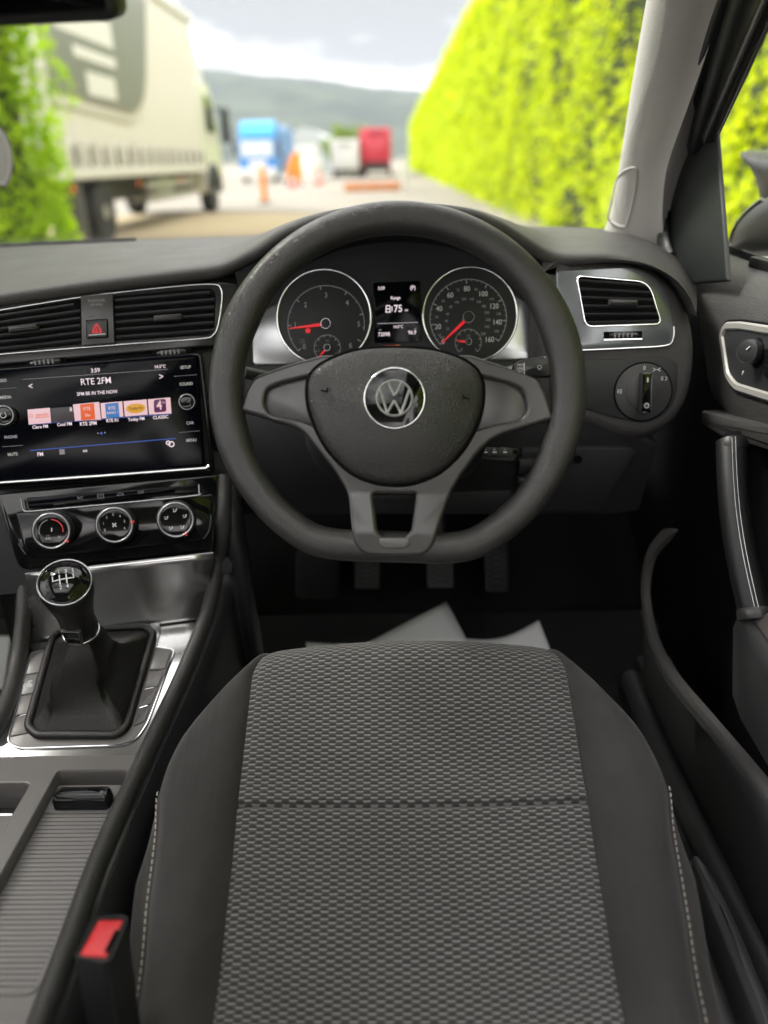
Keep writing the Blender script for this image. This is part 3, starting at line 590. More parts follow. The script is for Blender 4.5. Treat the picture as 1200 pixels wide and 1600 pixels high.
# ================================================================== CAR SHELL
CX = -0.36
tag(box('car_floor', -1.20, .52, -1.9, 1.75, .30, .385, mt['carpet']), 'black carpeted footwell floor', None, None, 'structure')
tag(grid('firewall', [[V((x, y, z)) for x in (-1.20, .52)] for y, z in ((1.30, .387), (1.60, .55), (1.66, .95), (1.60, 1.04))], mt['carpet'], thick=.01), 'black footwell bulkhead', None, None, 'structure')
rx = [-1.02, -.86, -.72, -.50, -.36, -.20, .0, .12, .30]; ry = [(.84, 1.462), (.62, 1.485), (.44, 1.498), (.2, 1.51), (-.05, 1.515), (-.30, 1.515), (-.7, 1.505), (-1.75, 1.44)]
rv_ = [V((x, y, z - .03 * ((x - CX) / .75) ** 2)) for y, z in ry for x in rx]; nx_ = len(rx)
rfc = [(i * nx_ + k, i * nx_ + k + 1, (i + 1) * nx_ + k + 1, (i + 1) * nx_ + k) for i in range(len(ry) - 1) for k in range(nx_ - 1) if not (2 <= i <= 4 and 1 <= k <= 6)]
hlo = build('headlining', rv_, rfc, mt['roof']); hm_ = hlo.modifiers.new('s', 'SOLIDIFY'); hm_.thickness = .03
tag(hlo, 'pale cloth headlining', None, None, 'structure')
sr_t = thing('added_sunroof', 'glass sunroof panel, unseen, put in to let daylight down over the front seats', 'added_sunroof', (CX, .1, 1.5))  # unseen roof glass, added to bring daylight down into the cabin
slab('glass_panel', Fr((CX, .07, 1.525), (1, 0, 0), (0, 1, 0)), rnd([(-.52, -.39), (.50, -.39), (.50, .39), (-.52, .39)], .03), 0, .005, mt['glass'], sr_t, .0005)
# passenger door and rear cabin, out of the picture but shading it
pdm = thing('passenger_door', 'dark passenger door trim on the far side of the cabin', 'door', (-1.12, .2, .3))
loops('door_panel', [[V((x, y, z)) for x, z in ((-1.20, .3), (-1.10, .3), (-1.08, .7), (-1.12, .72), (-1.10, .98), (-1.15, 1.03), (-1.20, 1.02))] for y in (-.6, .3, 1.2)], mt['doorplastic'], pdm)
slab('window_glass', Fr((-1.16, .2, 1.2), (0, 1, 0), (.14, 0, 1)), [(-.75, -.18), (.95, -.18), (.45, .22), (-.7, .26)], 0, .004, mt['glass'], pdm)


rs = thing('rear_bench', 'dark rear bench seat behind the camera', 'seat', (CX, -1.3, .3))
loops('bench', [[V((x, y, z)) for y, z in rnd([(-.75, .3), (-.75, .62), (-1.25, .55), (-1.45, 1.12), (-1.6, 1.12), (-1.6, .3)], .05, 3)] for x in (-1.08, .36)], mt['bolster'], rs)

for sx_, nm in ((.44, 'driver'), (-1.16, 'passenger')):
    rd = thing('rear_door', 'dark rear door trim and pale pillar behind the %s seat' % nm, 'door', (sx_, -1.0, .3))
    box('door_panel', sx_ - .03, sx_ + .03, -1.7, -.56, .3, 1.05, mt['doorplastic'], rd, .01)
    box('door_pillar', sx_ - .04, sx_ + .02, -.55, -.36, .3, 1.46, mt['pillar'], rd, .01)
    box('quarter_trim', sx_ - .03, sx_ + .03, -1.75, -1.25, 1.055, 1.45, mt['pillar'], rd, .01)

# ================================================================== DASHBOARD
FC = Fr(U(620, 497, y=1.0), (1, 0, 0), (0, math.sin(rad(22)), math.cos(rad(22))))           # instrument cluster plane
FS = Fr(U(155, 655, x=-.36), (math.cos(rad(10.5)), math.sin(rad(10.5)), 0), (0, math.sin(rad(22)), math.cos(rad(22))))   # centre stack plane
FD = Fr(U(960, 500, y=.945), (1, 0, 0), (0, math.sin(rad(14)), math.cos(rad(14))))          # driver's outer fascia plane
dash = thing('dashboard', 'dark grey grained dashboard with hooded binnacle below the windscreen', 'dashboard', (CX, 1.2, .75))
near = [(-260, 506, .885), (-80, 470, .925), (0, 457, .935), (133, 438, .955), (267, 422, .975), (333, 413, .985), (363, 402, .985), (400, 382, .98), (450, 350, .965), (520, 327, .955), (620, 315, .95), (720, 322, .95), (780, 343, .955), (830, 374, .965), (872, 394, .965), (950, 396, .955), (1010, 408, .945), (1048, 430, .935), (1068, 450, .928), (1080, 470, .925), (1088, 492, .925)]
far = [(-260, 398, 1.5), (-80, 388, 1.51), (0, 383, 1.51), (200, 375, 1.51), (400, 368, 1.5), (620, 360, 1.48), (830, 354, 1.42), (960, 360, 1.36), (1040, 385, 1.28), (1070, 415, 1.20), (1088, 450, 1.12)]
def resamp(c, us):
    s = smooth([V(p) for p in c], 10); out = []
    for u in us:
        for i in range(len(s) - 1):
            if s[i].x <= u <= s[i + 1].x + 1e-6:
                t = (u - s[i].x) / max(1e-9, s[i + 1].x - s[i].x); out.append(s[i].lerp(s[i + 1], t)); break
        else: out.append(s[-1])
    return out
us = [-260 + (1088 + 260) * i / 134 for i in range(135)]
NE = [U(p.x, p.y, y=p.z) for p in resamp(near, us)]; FE = [U(p.x, p.y, y=p.z) for p in resamp(far, us)]
# passenger end continues to the far side
for lst, yy in ((NE, 0), (FE, 0)):
    a = lst[0]; lst[:0] = [a + V((-.75 + .09 * i, (-.02 if lst is NE else -.05) * (1 - i / 8), 0)) for i in range(8)]
LF = [1.0] * 8 + [1 - .9 * max(0, min(1, (u - 880) / 170)) for u in us]
rows = []
for k, (t, dz) in enumerate(((1, 0), (.8, .003), (.6, .005), (.4, .006), (.25, .006), (.12, .004), (.04, .001))):
    rows.append([a.lerp(b, t) + V((0, 0, dz)) for a, b in zip(NE, FE)])
for dy, dz in ((0, -.001), (-.003, -.004), (-.004, -.009), (-.002, -.014), (.006, -.018), (.03, -.022), (.07, -.03)):
    rows.append([a + V((0, dy, dz * lf)) for a, lf in zip(NE, LF)])
grid('top_pad', rows, mt['dash'], dash)
# demister slot along the windscreen and speaker grille line
tube('windscreen_vent', [a.lerp(b, .90) + V((0, 0, .005)) for a, b in zip(NE, FE)][20:56], .0025, mt['knee'], dash)
pth = [U(p[0], p[1], y=p[2]) + V((0, 0, .002)) for p in smooth([(872, 372, 1.22), (930, 379, 1.17), (985, 392, 1.10), (1020, 405, 1.05), (1040, 414, 1.02)], 6)]
tube('speaker_groove', pth, .003, mt['silver'], dash)
# hood tunnel from the lip to the cluster face
ui = [i for i, p in enumerate(us) if 360 <= p <= 880]
lip = [NE[i + 8] + V((0, .004, -.019)) for i in ui]
arch = smooth([(392, 530), (396, 505), (410, 472), (440, 440), (500, 402), (560, 383), (620, 377), (680, 382), (740, 399), (800, 438), (838, 474), (852, 500), (856, 530)], 8)
def along(P, n):
    d = [0]
    for i in range(1, len(P)): d.append(d[-1] + (P[i] - P[i - 1]).length)
    out = []; j = 0
    for k in range(n):
        s = d[-1] * k / (n - 1)
        while j < len(P) - 2 and d[j + 1] < s: j += 1
        out.append(P[j].lerp(P[j + 1], min(1, max(0, (s - d[j]) / max(1e-9, d[j + 1] - d[j])))))
    return out
archp = along([FC.px(p.x, p.y, .002) for p in arch], len(lip))
lipa = along(lip, len(lip))
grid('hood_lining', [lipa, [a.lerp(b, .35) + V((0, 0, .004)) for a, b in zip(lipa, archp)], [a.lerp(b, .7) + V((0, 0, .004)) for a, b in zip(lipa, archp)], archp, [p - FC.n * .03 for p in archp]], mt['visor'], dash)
# backing of the whole fascia (nothing shows through the gaps)
slab('fascia_backing', FS, FS.abl([(-200, 470), (385, 420), (400, 560), (360, 900), (-150, 950)]), -.10, -.035, mt['black'], dash)
slab('cluster_backing', FC, FC.abl([(350, 430), (450, 385), (620, 366), (800, 385), (880, 420), (900, 640), (340, 660)]), -.07, -.03, mt['black'], dash)
# passenger-side fascia continuing out of view
slab('glovebox_fascia', FS, FS.abl([(-700, 560), (-205, 480), (-205, 960), (-700, 1000)]), -.06, -.01, mt['dash'], dash, .01)
# vent band: glossy strip with the centre vents set into it
vb = FS.abl([(-200, 500), (0, 473), (133, 454), (267, 441), (345, 436), (372, 440), (366, 480), (352, 535), (200, 549), (0, 567), (-200, 586)])
mt['band'] = M('vent_band_gloss', (.05, .051, .053), .2, metal=.3)
slab('vent_band', FS, vb, -.034, -.012, mt['band'], dash, .003)
# driver's outer fascia: padded end of the dashboard
endp = FD.abl([tuple(p) for p in smooth([(846, 640), (844, 420), (868, 402), (950, 402), (1010, 410), (1050, 432), (1078, 470), (1092, 520), (1093, 570), (1082, 625), (1056, 665), (1015, 688), (975, 688), (930, 675)], 6, True)])
ls = [FD.loop(endp, -.12), FD.loop(endp, -.028), FD.loop(inset(endp, .003), -.016), FD.loop(inset(endp, .008), -.007), FD.loop(inset(endp, .014), -.002), FD.loop(inset(endp, .019), 0)]
loops('dash_end_pad', ls, mt['dash'], dash, angle=60)
vo = rnd(FD.abl([(868, 424), (990, 416), (1034, 440), (1052, 500), (1050, 541), (885, 549), (868, 540)]), [.004, .02, .02, .02, .012, .004, .004])
slab('vent_surround', FD, vo, -.006, .003, mt['grey_gloss'], dash, .002)
tube('vent_surround_edge', [FD.px(p[0], p[1], .0035) for p in smooth([(890, 548), (980, 544), (1040, 540), (1052, 528), (1053, 510)], 5)], .0011, mt['chrome'], dash, n=8)
swo = rnd(FD.abl([(858, 566), (1042, 558), (1058, 566), (1057, 618), (1040, 648), (1006, 662), (960, 652), (900, 634), (858, 622)]), [.003, .006, .01, .02, .02, .03, .02, .02, .003])
slab('switch_insert', FD, swo, -.006, .0035, mt['knee'], dash, .0015)
# lower fascia, column cowl strip and knee panels
FK = Fr(U(800, 730, y=.93), (1, 0, 0), (0, -math.sin(rad(8)), math.cos(rad(8))))
slab('column_strip', FC, FC.abl([(380, 571), (620, 566), (862, 560), (862, 640), (380, 650)]), -.028, .006, mt['knee'], dash, .004)
slab('knee_panel', FK, rnd(FK.abl([(330, 640), (930, 640), (1030, 694), (1000, 800), (950, 806), (330, 806)]), .006), -.08, 0, mt['knee'], dash, .006)
slab('knee_pad', FK, rnd(FK.abl([(812, 698), (985, 695), (994, 706), (945, 784), (930, 798), (812, 798)]), .006), 0, .006, mt['knee'], dash, .004)
slab('fuse_lid', FK, rnd(FK.abl([(560, 770), (800, 765), (800, 800), (560, 801)]), .004), 0, .004, mt['knee'], dash, .003)
slab('bonnet_recess', FK, rnd(FK.abl([(808, 712), (845, 711), (843, 735), (808, 736)]), .003), .0062, .012, mt['black'], dash, .003)
slab('bonnet_lever', FK, rnd(FK.abl([(806, 738), (838, 736), (836, 750), (806, 752)]), .002), .0062, .018, mt['knee'], dash, .003)
lathe('recess', FK.px(902, 718, .0065), FK.n, [(.006, 0), (.006, .001)], mt['dark'], dash, 16)
# underside closing panel
build('under_cover', [V((-.24, .95, .785)), V((.33, .95, .785)), V((.36, 1.6, .82)), V((-.24, 1.6, .82))], [(0, 1, 2, 3)], mt['dark'], dash)

# ------------------------------------------------------------------ air vents
def vent(label, F, corners, radii, base_c, n_sl, tab_at, frame_w, chrome=True, parts=None, wheel_px=None):
    ab = rnd(F.abl(corners), radii); cx = sum(p[0] for p in ab) / len(ab)
    t = thing('air_vent', label, 'air vent', F.pt(cx, min(p[1] for p in ab), base_c), 'dashboard air vents')
    slab('cavity', F, ab, base_c - .02, base_c + .0006, mt['dark'], t, .0003)
    if chrome: frame('bezel', F, [(a, b) for a, b in ab], frame_w, base_c, base_c + .0042, mt['chrome'], t, .0008)
    tl, tr, br, bl_ = [V(p) for p in F.abl(corners)]
    for i in range(n_sl):
        s = (i + .65) / (n_sl + .2)
        p, q = tl.lerp(bl_, s), tr.lerp(br, s); d = q - p; p = p + d * .012 + V((.0005, 0)); q = q - d * .012
        # clip to rounded ends
        if i == 0: q = p + (q - p) * .95
        up = V((-(q - p).y, (q - p).x)).normalized(); hh = .0015
        prof = [(-hh * 1.5, .0007), (-hh * .6, .0034), (hh * .5, .0040), (hh * 1.1, .0030), (hh * 1.2, .0007)]
        loops('slat', [[F.pt(e.x + up.x * k, e.y + up.y * k, base_c + c) for k, c in prof] for e in (p, q)], mt['ventslat'], t)
    if tab_at:
        a, b = F.ab(*tab_at); sl = math.atan2((tr - tl).y, (tr - tl).x) * .6
        Ft = Fr(F.pt(a, b, base_c), F.ex * math.cos(sl) + F.ey * math.sin(sl), F.ey)
        slab('tab', Ft, rnd([(-.017, -.0042), (.017, -.0042), (.017, .0036), (-.017, .0036)], .002), .002, .011, mt['ventslat'], t, .003)
        slab('tab_face', Ft, rnd([(-.0155, -.0014), (.0155, -.0014), (.0155, .0024), (-.0155, .0024)], .001), .011, .0122, mt['spoke'], t, .0008)  # slightly paler strip along the tab
    if wheel_px:
        a, b = F.ab(*wheel_px); slp = wheel_px[2]; Ft = Fr(F.pt(a, b, base_c), F.ex * math.cos(slp) + F.ey * math.sin(slp), F.ey)
        slab('thumbwheel_slot', Ft, rnd([(-.023, -.0045), (.023, -.0045), (.023, .0045), (-.023, .0045)], .001), -.002, .0012, mt['dark'], t, .0005)
        bars('slot_edge', Ft, [((-.023, -.0048), (.023, -.0048))], .0012, .0005, .002, mt['chrome'], t)
        lsx = [[Ft.pt(x, k * hh_, .0012 + c) for k, c in ((-1, 0), (-.7, .0035), (0, .0048), (.7, .0035), (1, 0))] for x, hh_ in [(-.017, .002), (-.014, .0035), (0, .0042), (.014, .0035), (.017, .002)]]
        loops('thumbwheel', lsx, mt['ventslat'], t)
        bars('thumbwheel_rib', Ft, [((x, -.003), (x, .003)) for x in (-.011, -.006, -.001, .004, .009)], .0018, .004, .0068, mt['printdim'], t)
    return t
vent('passenger side centre air vent, its slats partly cut by the picture edge', FS, [(-88, 497), (124, 464), (126, 535), (-80, 556)], [.016, .002, .002, .012], -.012, 6, (35, 511), .0016, wheel_px=(48, 554, .05), chrome=False)
vent('centre air vent nearest the steering wheel, with rounded outer corner', FS, [(174, 459), (337, 445), (334, 520), (177, 531)], [.002, .014, .014, .002], -.012, 6, (262, 495), .0016, wheel_px=(258, 538, .05), chrome=False)
vent('single air vent on the outer driver side, with chrome outline', FD, [(897, 430), (1012, 440), (1033, 508), (912, 512)], [.010, .016, .010, .010], .003, 6, (970, 474), .0022, wheel_px=(972, 524, 0))
cl = FS.abl([tuple(p) for p in smooth([(-95, 497), (0, 481), (133, 460), (267, 445), (330, 441), (344, 447), (346, 465), (340, 505), (332, 521), (312, 527), (200, 535), (0, 551), (-90, 560)], 5)])
tube('vent_outline', [FS.pt(a, b, -.0105) for a, b in cl], .0011, mt['chrome'], dash, n=8)
# hazard switch between the vents
hz = thing('hazard_switch_panel', 'black hazard warning switch panel with red triangle between the centre vents', 'switch', FS.px(150, 530))
slab('panel', FS, FS.abl([(124, 461), (174, 456), (177, 534), (126, 538)]), -.0125, -.0065, mt['spoke'], hz, .0008)
btn = slab('button', FS, rnd(FS.abl([(134, 500), (166, 498), (167, 525), (135, 527)]), .002), -.0065, -.003, mt['ventslat'], hz, .001)
frame('button_edge', FS, rnd(FS.abl([(133, 499), (167, 497), (168, 526), (134, 528)]), .002), .0006, -.0065, -.0032, mt['dark'], hz, .0002)
ta, tb_, tcn = FS.abl([(150, 505), (143, 519), (158, 518)])
bars('triangle', FS, [(ta, tb_), (tb_, tcn), (tcn, ta)], .0016, -.003, -.0024, mt['needle'], btn)
a, b = FS.ab(150, 514); bars('triangle_mark', FS, [((a - .0015, b - .001), (a + .0015, b - .001)), ((a, b + .002), (a, b - .001))], .0014, -.003, -.0024, mt['needle'], btn)
bars('lamp_strip', FS, [FS.abl([(138, 523), (164, 521)])], .0011, -.003, -.0024, mt['print'], btn)
def ft(F, s, u, v, hpx, m, par, c, rot=0, **k):
    a, b = F.ab(u, v); k_ = (F.px(u, v - 5) - F.px(u, v + 5)).length / 10
    return text(s, F, a, b, hpx * k_, m, par, c, rot=rot, **k)
sr = 0.0
ft(FS, 'PASSENGER', 149, 468, 4, mt['printdim'], hz, -.006, bold=.01); ft(FS, 'AIR BAG', 149, 474, 4, mt['printdim'], hz, -.006, bold=.01)
ft(FS, 'OFF', 141, 493, 3, mt['black'], hz, -.006); ft(FS, 'ON', 157, 491, 3, mt['black'], hz, -.006)

# ------------------------------------------------------------------ instrument cluster
clu = thing('instrument_cluster', 'instrument cluster with two round dials and a small centre display', 'instrument cluster', FC.px(620, 560))
facep = FC.abl([tuple(p) for p in arch] + [(850, 560), (620, 566), (398, 570)])
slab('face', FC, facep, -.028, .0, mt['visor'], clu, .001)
# silver surround: two wings and the strip under the dials
silL = FC.abl([tuple(p) for p in smooth([(400, 571), (388, 560), (387, 535), (394, 508), (412, 487), (432, 476), (446, 470)], 5)] + [(500, 470), (540, 520), (560, 568)])
silR = FC.abl([tuple(p) for p in smooth([(846, 561), (854, 545), (851, 515), (838, 487), (818, 470), (800, 462), (790, 458)], 5)] + [(740, 460), (700, 520), (680, 566)])
slab('surround', FC, silL, .0004, .004, mt['silver'], clu, .002); slab('surround', FC, silR[::-1], .0004, .004, mt['silver'], clu, .002)
bars('lower_strip', FC, [(FC.ab(560, 564), FC.ab(682, 561))], .006, .0004, .004, mt['silver'], clu)
tube('surround_edge', [FC.px(p[0], p[1], .0045) for p in [(400, 574), (620, 568), (850, 562)]], .0009, mt['rubber'], clu, n=8)
def dial(label, cu_, cv_, rpx, full):
    a, b = FC.ab(cu_, cv_); k = (FC.px(cu_ + 10, cv_) - FC.px(cu_, cv_)).length / 10; r = rpx * k
    d = slab('dial', FC, circ(a, b, r - .0005, 64), .0005, .0048, mt['dial'], clu, .0006)
    d['label'] = label
    tube('bezel_ring', [FC.pt(x, y, .0055) for x, y in circ(a, b, r, 72)], .0016, mt['chrome'], d, closed=True, n=8, up=FC.n)
    return d, a, b, r, k
dl, la, lb, lr, lk = dial('rev counter dial with red needle near one', 507, 497, 73, 0)
dr, ra, rb, rr, rk = dial('speedometer dial in miles an hour with red needle at zero', 734, 493, 73, 0)
cL = FC.ab(510, 508); cR = FC.ab(731, 498)
arcband('scale_ring', FC, cL[0], cL[1], 59 * lk, 60 * lk, rad(-10), rad(222), .0049, .0052, mt['ticks'], dl)
arcband('scale_ring', FC, cR[0], cR[1], 59 * rk, 60 * rk, rad(-38), rad(222), .0049, .0052, mt['ticks'], dr)
def ticks(c, r0, r1, angs, wd, k, par, m): bars('tick_marks', FC, [((c[0] + r0 * k * math.cos(t), c[1] + r0 * k * math.sin(t)), (c[0] + r1 * k * math.cos(t), c[1] + r1 * k * math.sin(t))) for t in angs], wd, .0049, .0053, m, par)
ticks(cL, 54, 60, [rad(222 - 41.5 * i) for i in range(7)], .0012, lk, dl, mt['ticks'])
ticks(cL, 57, 60, [rad(222 - 20.75 * i) for i in range(13)], .0007, lk, dl, mt['ticks'])
ticks(cR, 53, 60, [rad(222 - 32.5 * i) for i in range(9)], .0013, rk, dr, mt['ticks'])
ticks(cR, 57, 60, [rad(222 - 8.125 * i) for i in range(33)], .0006, rk, dr, mt['ticks'])
for s, u, v in (('0', 476, 543), ('1', 462, 509), ('2', 478, 478), ('3', 510, 463), ('4', 543, 475), ('5', 561, 508), ('6', 548, 541)): ft(FC, s, u, v, 8, mt['ticks'], dl, .0053, name='numeral', bold=.008)
for s, u, v in (('0', 692, 535), ('20', 684, 512), ('40', 686, 484), ('60', 703, 463), ('80', 729, 453), ('100', 754, 461), ('120', 771, 480), ('140', 776, 505), ('160', 764, 532)): ft(FC, s, u, v, 8, mt['print'], dr, .0053, name='numeral', bold=.01)
for s, u, v in (('10', 686, 525), ('30', 682, 497), ('50', 692, 472), ('70', 715, 455), ('90', 743, 454), ('110', 767, 469), ('130', 778, 492), ('150', 775, 519)): ft(FC, s, u, v, 4, mt['ticks'], dr, .0053, name='numeral')
for s, u, v in (('20', 699, 515), ('40', 697, 503), ('60', 699, 492), ('80', 704, 481), ('100', 713, 474), ('120', 724, 469), ('140', 736, 469), ('160', 747, 473), ('180', 755, 480), ('200', 760, 490), ('220', 762, 501), ('240', 760, 512), ('260', 754, 523)): ft(FC, s, u, v, 4, mt['ticks'], dr, .0053, name='numeral')
ft(FC, '1/min', 473, 532, 3, mt['printdim'], dl, .0053); ft(FC, 'x1000', 473, 536, 3, mt['printdim'], dl, .0053); ft(FC, 'mph', 690, 528, 3, mt['ticks'], dr, .0053)
def needle(u0, v0, u1, v1, w0, par, hub, k):
    p, q = V(FC.ab(u0, v0)), V(FC.ab(u1, v1)); d = (q - p).normalized(); m = V((-d.y, d.x)); st_ = p + d * hub * .8
    nd = loops('needle', [FC.loop([tuple(st_ + m * w0), tuple(st_ - m * w0), tuple(q - m * w0 * .25), tuple(q + m * w0 * .25)], c) for c in (.0065, .008)], mt['needle'], par)
    lathe('needle_hub', FC.pt(p.x, p.y, .005), FC.n, [(hub, 0), (hub, .005), (hub * .85, .0058), (hub * .2, .006)], mt['knee'], par, 28)
    tube('hub_ring', [FC.pt(x, y, .0105) for x, y in circ(p.x, p.y, hub, 28)], .0006, mt['silver'], par, closed=True, n=6, up=FC.n)
needle(510, 508, 453, 515, .0020, dl, 7.5 * lk, lk); needle(731, 498, 690, 537, .0020, dr, 8.5 * rk, rk)
a, b = FC.ab(482, 518); lathe('warning_dot', FC.pt(a, b, .005), FC.n, [(.0032, 0), (.0032, .001), (.002, .0013)], mt['needle'], dl, 20)
for (cu_, cv_, tu, tv, par, k) in ((512, 545, 499, 559, dl, lk), (731, 536, 713, 534, dr, rk)):
    c = FC.ab(cu_, cv_); arcband('sub_scale', FC, c[0], c[1], 20 * k, 20.8 * k, rad(-45), rad(225), .0049, .0053, mt['ticks'], par, 28)
    ticks(c, 17, 20.5, [rad(225 - 30 * i) for i in range(10)], .0008, k, par, mt['ticks']); needle(cu_, cv_, tu, tv, .0014, par, 5 * k, k)
ft(FC, '90', 512, 534, 4, mt['printdim'], dl, .0053); ft(FC, '1/2', 731, 526, 4, mt['ticks'], dr, .0053); ft(FC, '0', 721, 547, 4, mt['ticks'], dr, .0053); ft(FC, '1', 743, 547, 4, mt['ticks'], dr, .0053)
ft(FC, 'C', 499, 549, 4, mt['printdim'], dl, .0053); ft(FC, '130', 526, 553, 3, mt['printdim'], dl, .0053)
dsp = slab('display', FC, rnd(FC.abl([(583, 442), (657, 439), (659, 534), (585, 537)]), .003), .0005, .0012, mt['screen'], clu, .0003)
for s, u, v, h, m in (('3:59', 596, 451, 5, 'w_em'), ('Range', 618, 466, 5, 'w_em'), ('75', 622, 483, 11, 'w_em'), ('mi', 635, 485, 4, 'w_em'), ('14.5°C', 622, 511, 4.5, 'w_em'), ('72098', 600, 523, 6, 'w_em'), ('96.9', 644, 520, 6, 'w_em'), ('mi', 594, 516, 3, 'w_em2'), ('mi', 649, 514, 3, 'w_em2'), ('(P)', 645, 450, 6, 'w_em')):
    ft(FC, s, u, v, h, mt[m], dsp, .0016, rot=.012, bold=.015)
bars('divider', FC, [(FC.ab(590, 506), FC.ab(653, 504))], .0008, .0012, .0016, mt['w_em2'], dsp)
fp = FC.ab(607, 483); bars('fuel_icon', FC, [((fp[0] - .003, fp[1] - .004), (fp[0] - .003, fp[1] + .004)), ((fp[0] + .002, fp[1] - .004), (fp[0] + .002, fp[1] + .004)), ((fp[0] - .003, fp[1] + .004), (fp[0] + .002, fp[1] + .004)), ((fp[0] - .004, fp[1] - .004), (fp[0] + .003, fp[1] - .004)), ((fp[0] - .003, fp[1]), (fp[0] + .002, fp[1])), ((fp[0] + .0045, fp[1] - .003), (fp[0] + .0045, fp[1] + .003))], .0012, .0012, .0017, mt['w_em'], dsp)
bars('warning_lamp', FC, [(FC.ab(603, 542), FC.ab(616, 542))], .003, .0005, .0014, mt['redlamp'], clu); bars('warning_lamp', FC, [(FC.ab(618, 541), FC.ab(625, 541))], .0028, .0005, .0014, mt['amberlamp'], clu)

# ------------------------------------------------------------------ infotainment
inf = thing('infotainment_unit', 'glossy black touchscreen radio unit with station tiles and two knobs', 'car radio', FS.px(155, 745))
io = rnd(FS.abl([(-28, 580), (306, 553), (319, 728), (-10, 754)]), [.006, .006, .008, .008])
slab('glass_panel', FS, io, -.02, .0, mt['screen'], inf, .0015)
tube('chrome_strip', [FS.px(p[0], p[1], .0008) for p in ((-24, 756), (0, 754.5), (155, 744), (322, 731.5), (327, 728))], .0021, mt['chrome'], inf, n=8)
frame('housing', FS, rnd(FS.abl([(-40, 577), (315, 549), (336, 738), (-20, 768)]), .008), .0055, -.034, -.002, mt['piano'], inf, .002)
sc = .0003
for s, u, v, h in (('3:59', 149, 579, 6.5), ('14.5°C', 250, 573, 5), ('RTE 2FM', 150, 596, 10), ('2FM BE IN THE NOW', 152, 614, 5.2), ('<', 48, 604, 10), ('>', 252, 589, 10), ('FM', 63, 710, 6), ('oo', 133, 704, 5)): ft(FS, s, u, v, h, mt['w_em'], inf, sc, bold=.015 if h < 7 else .005)
for s, u, v, h in (('Clare FM', 63, 667, 5), ('Cool FM', 101, 663, 5), ('RTE 2FM', 138, 662, 5.5), ('RTE R1', 176, 657, 5), ('Today FM', 213, 655, 5), ('CLASSIC', 251, 652, 5)): ft(FS, s, u, v, h, mt['w_em'], inf, sc, bold=.02)
for s, u, v in (('SETUP', 290, 574), ('SOUND', 291, 600), ('CAR', 297, 661), ('MENU', 299, 688), ('RADIO', 1, 595), ('MEDIA', 9, 621), ('PHONE', 17, 683), ('MUTE', 20, 710)): ft(FS, s, u, v, 4.6, mt['w_em2'] if s in ('CAR', 'PHONE') else mt['print'], inf, sc, bold=.015)
bars('screen_line', FS, [FS.abl([(35, 593), (262, 577)])], .0003, .0, sc, mt['w_em2'], inf); bars('screen_line', FS, [FS.abl([(47, 704), (275, 685)])], .0010, 0, sc, mt['blue_em'], inf); bars('tile_line', FS, [FS.abl([(45, 663.5), (267, 647)])], .0007, 0, sc, mt['blue_em'], inf)
for q in (((272, 588), (308, 585.5)), ((280, 676), (312, 673)), ((-4, 608), (26, 606)), ((4, 698), (36, 696))): bars('key_line', FS, [FS.abl(q)], .0005, 0, sc, mt['printdim'], inf)
tiles = [((43, 640, 78, 637, 80, 661, 45, 664), 'tile'), ((79, 638, 114, 635, 116, 659, 81, 661), 'tile_dark'), ((114, 632, 155, 628, 158, 656, 117, 658), 'tile'), ((157, 630, 191, 627, 193, 651, 159, 654), 'tile'), ((193, 627, 229, 624, 231, 648, 195, 651), 'tile'), ((231, 624, 266, 621, 268, 646, 233, 648), 'tile')]
to = []
for q, m in tiles: to.append(slab('station_tile', FS, FS.abl([(q[0], q[1]), (q[2], q[3]), (q[4], q[5]), (q[6], q[7])]), 0, sc, mt[m], inf, .0001))
slab('station_logo', FS, FS.abl([(125, 632), (147, 630), (149, 655), (127, 657)]), sc, .0005, mt['orange_em'], to[2], .0001); slab('station_logo', FS, FS.abl([(164, 631), (185, 629), (187, 652), (166, 653)]), sc, .0005, mt['cyan_em'], to[3], .0001)
a, b = FS.ab(212, 638); slab('station_logo', FS, circ(a, b, .0115, 28, .0058), sc, .0005, mt['yellow_em'], to[4], .0001); slab('station_logo', FS, rnd(FS.abl([(240, 625), (259, 623), (260, 643), (241, 645)]), .003), sc, .0005, mt['purple_em'], to[5], .0001)
mt['ink'] = M('tile_ink', (.05, .03, .02), .6)
for s, u, v, h, m, k in (('RTE', 136, 639, 5, 'tile', 2), ('2fm', 137, 649, 4.5, 'tile', 2), ('RTE', 175, 638, 5, 'tile', 3), ('RADIO 1', 176, 645, 3.6, 'tile', 3), ('Today fm', 212, 638, 4.5, 'ink', 4), ('4', 249, 634, 14, 'tile', 5), ('fm', 256, 629, 3, 'tile', 5), ('clare.fm', 66, 648, 4.8, 'orange_em', 0), ('8', 111, 640, 6, 'w_em', 1)): ft(FS, s, u, v, h, mt[m], to[k], .0008, bold=.015)
bars('logo_line', FS, [FS.abl([(55, 653), (77, 651)])], .0008, sc, .0007, mt['orange_em'], to[0]); a, b = FS.ab(49, 649.5); tube('logo_mark', [FS.pt(x, y, .0007) for x, y in circ(a, b, .0017, 12)], .0003, mt['orange_em'], to[0], closed=True, n=6, up=FS.n)
for u, v, m, r_ in ((153, 677, 'w_em2', .0008), (158.5, 677, 'blue_em', .0016), (164, 676, 'w_em2', .0008)):
    a, b = FS.ab(u, v); slab('page_dot', FS, circ(a, b, r_, 16), 0, sc, mt[m], inf, .0001)
a, b = FS.ab(97, 706); bars('list_icon', FS, [((a - .003, b + d), (a + .003, b + d)) for d in (-.0024, -.0008, .0008, .0024)], .001, 0, sc, mt['w_em2'], inf)
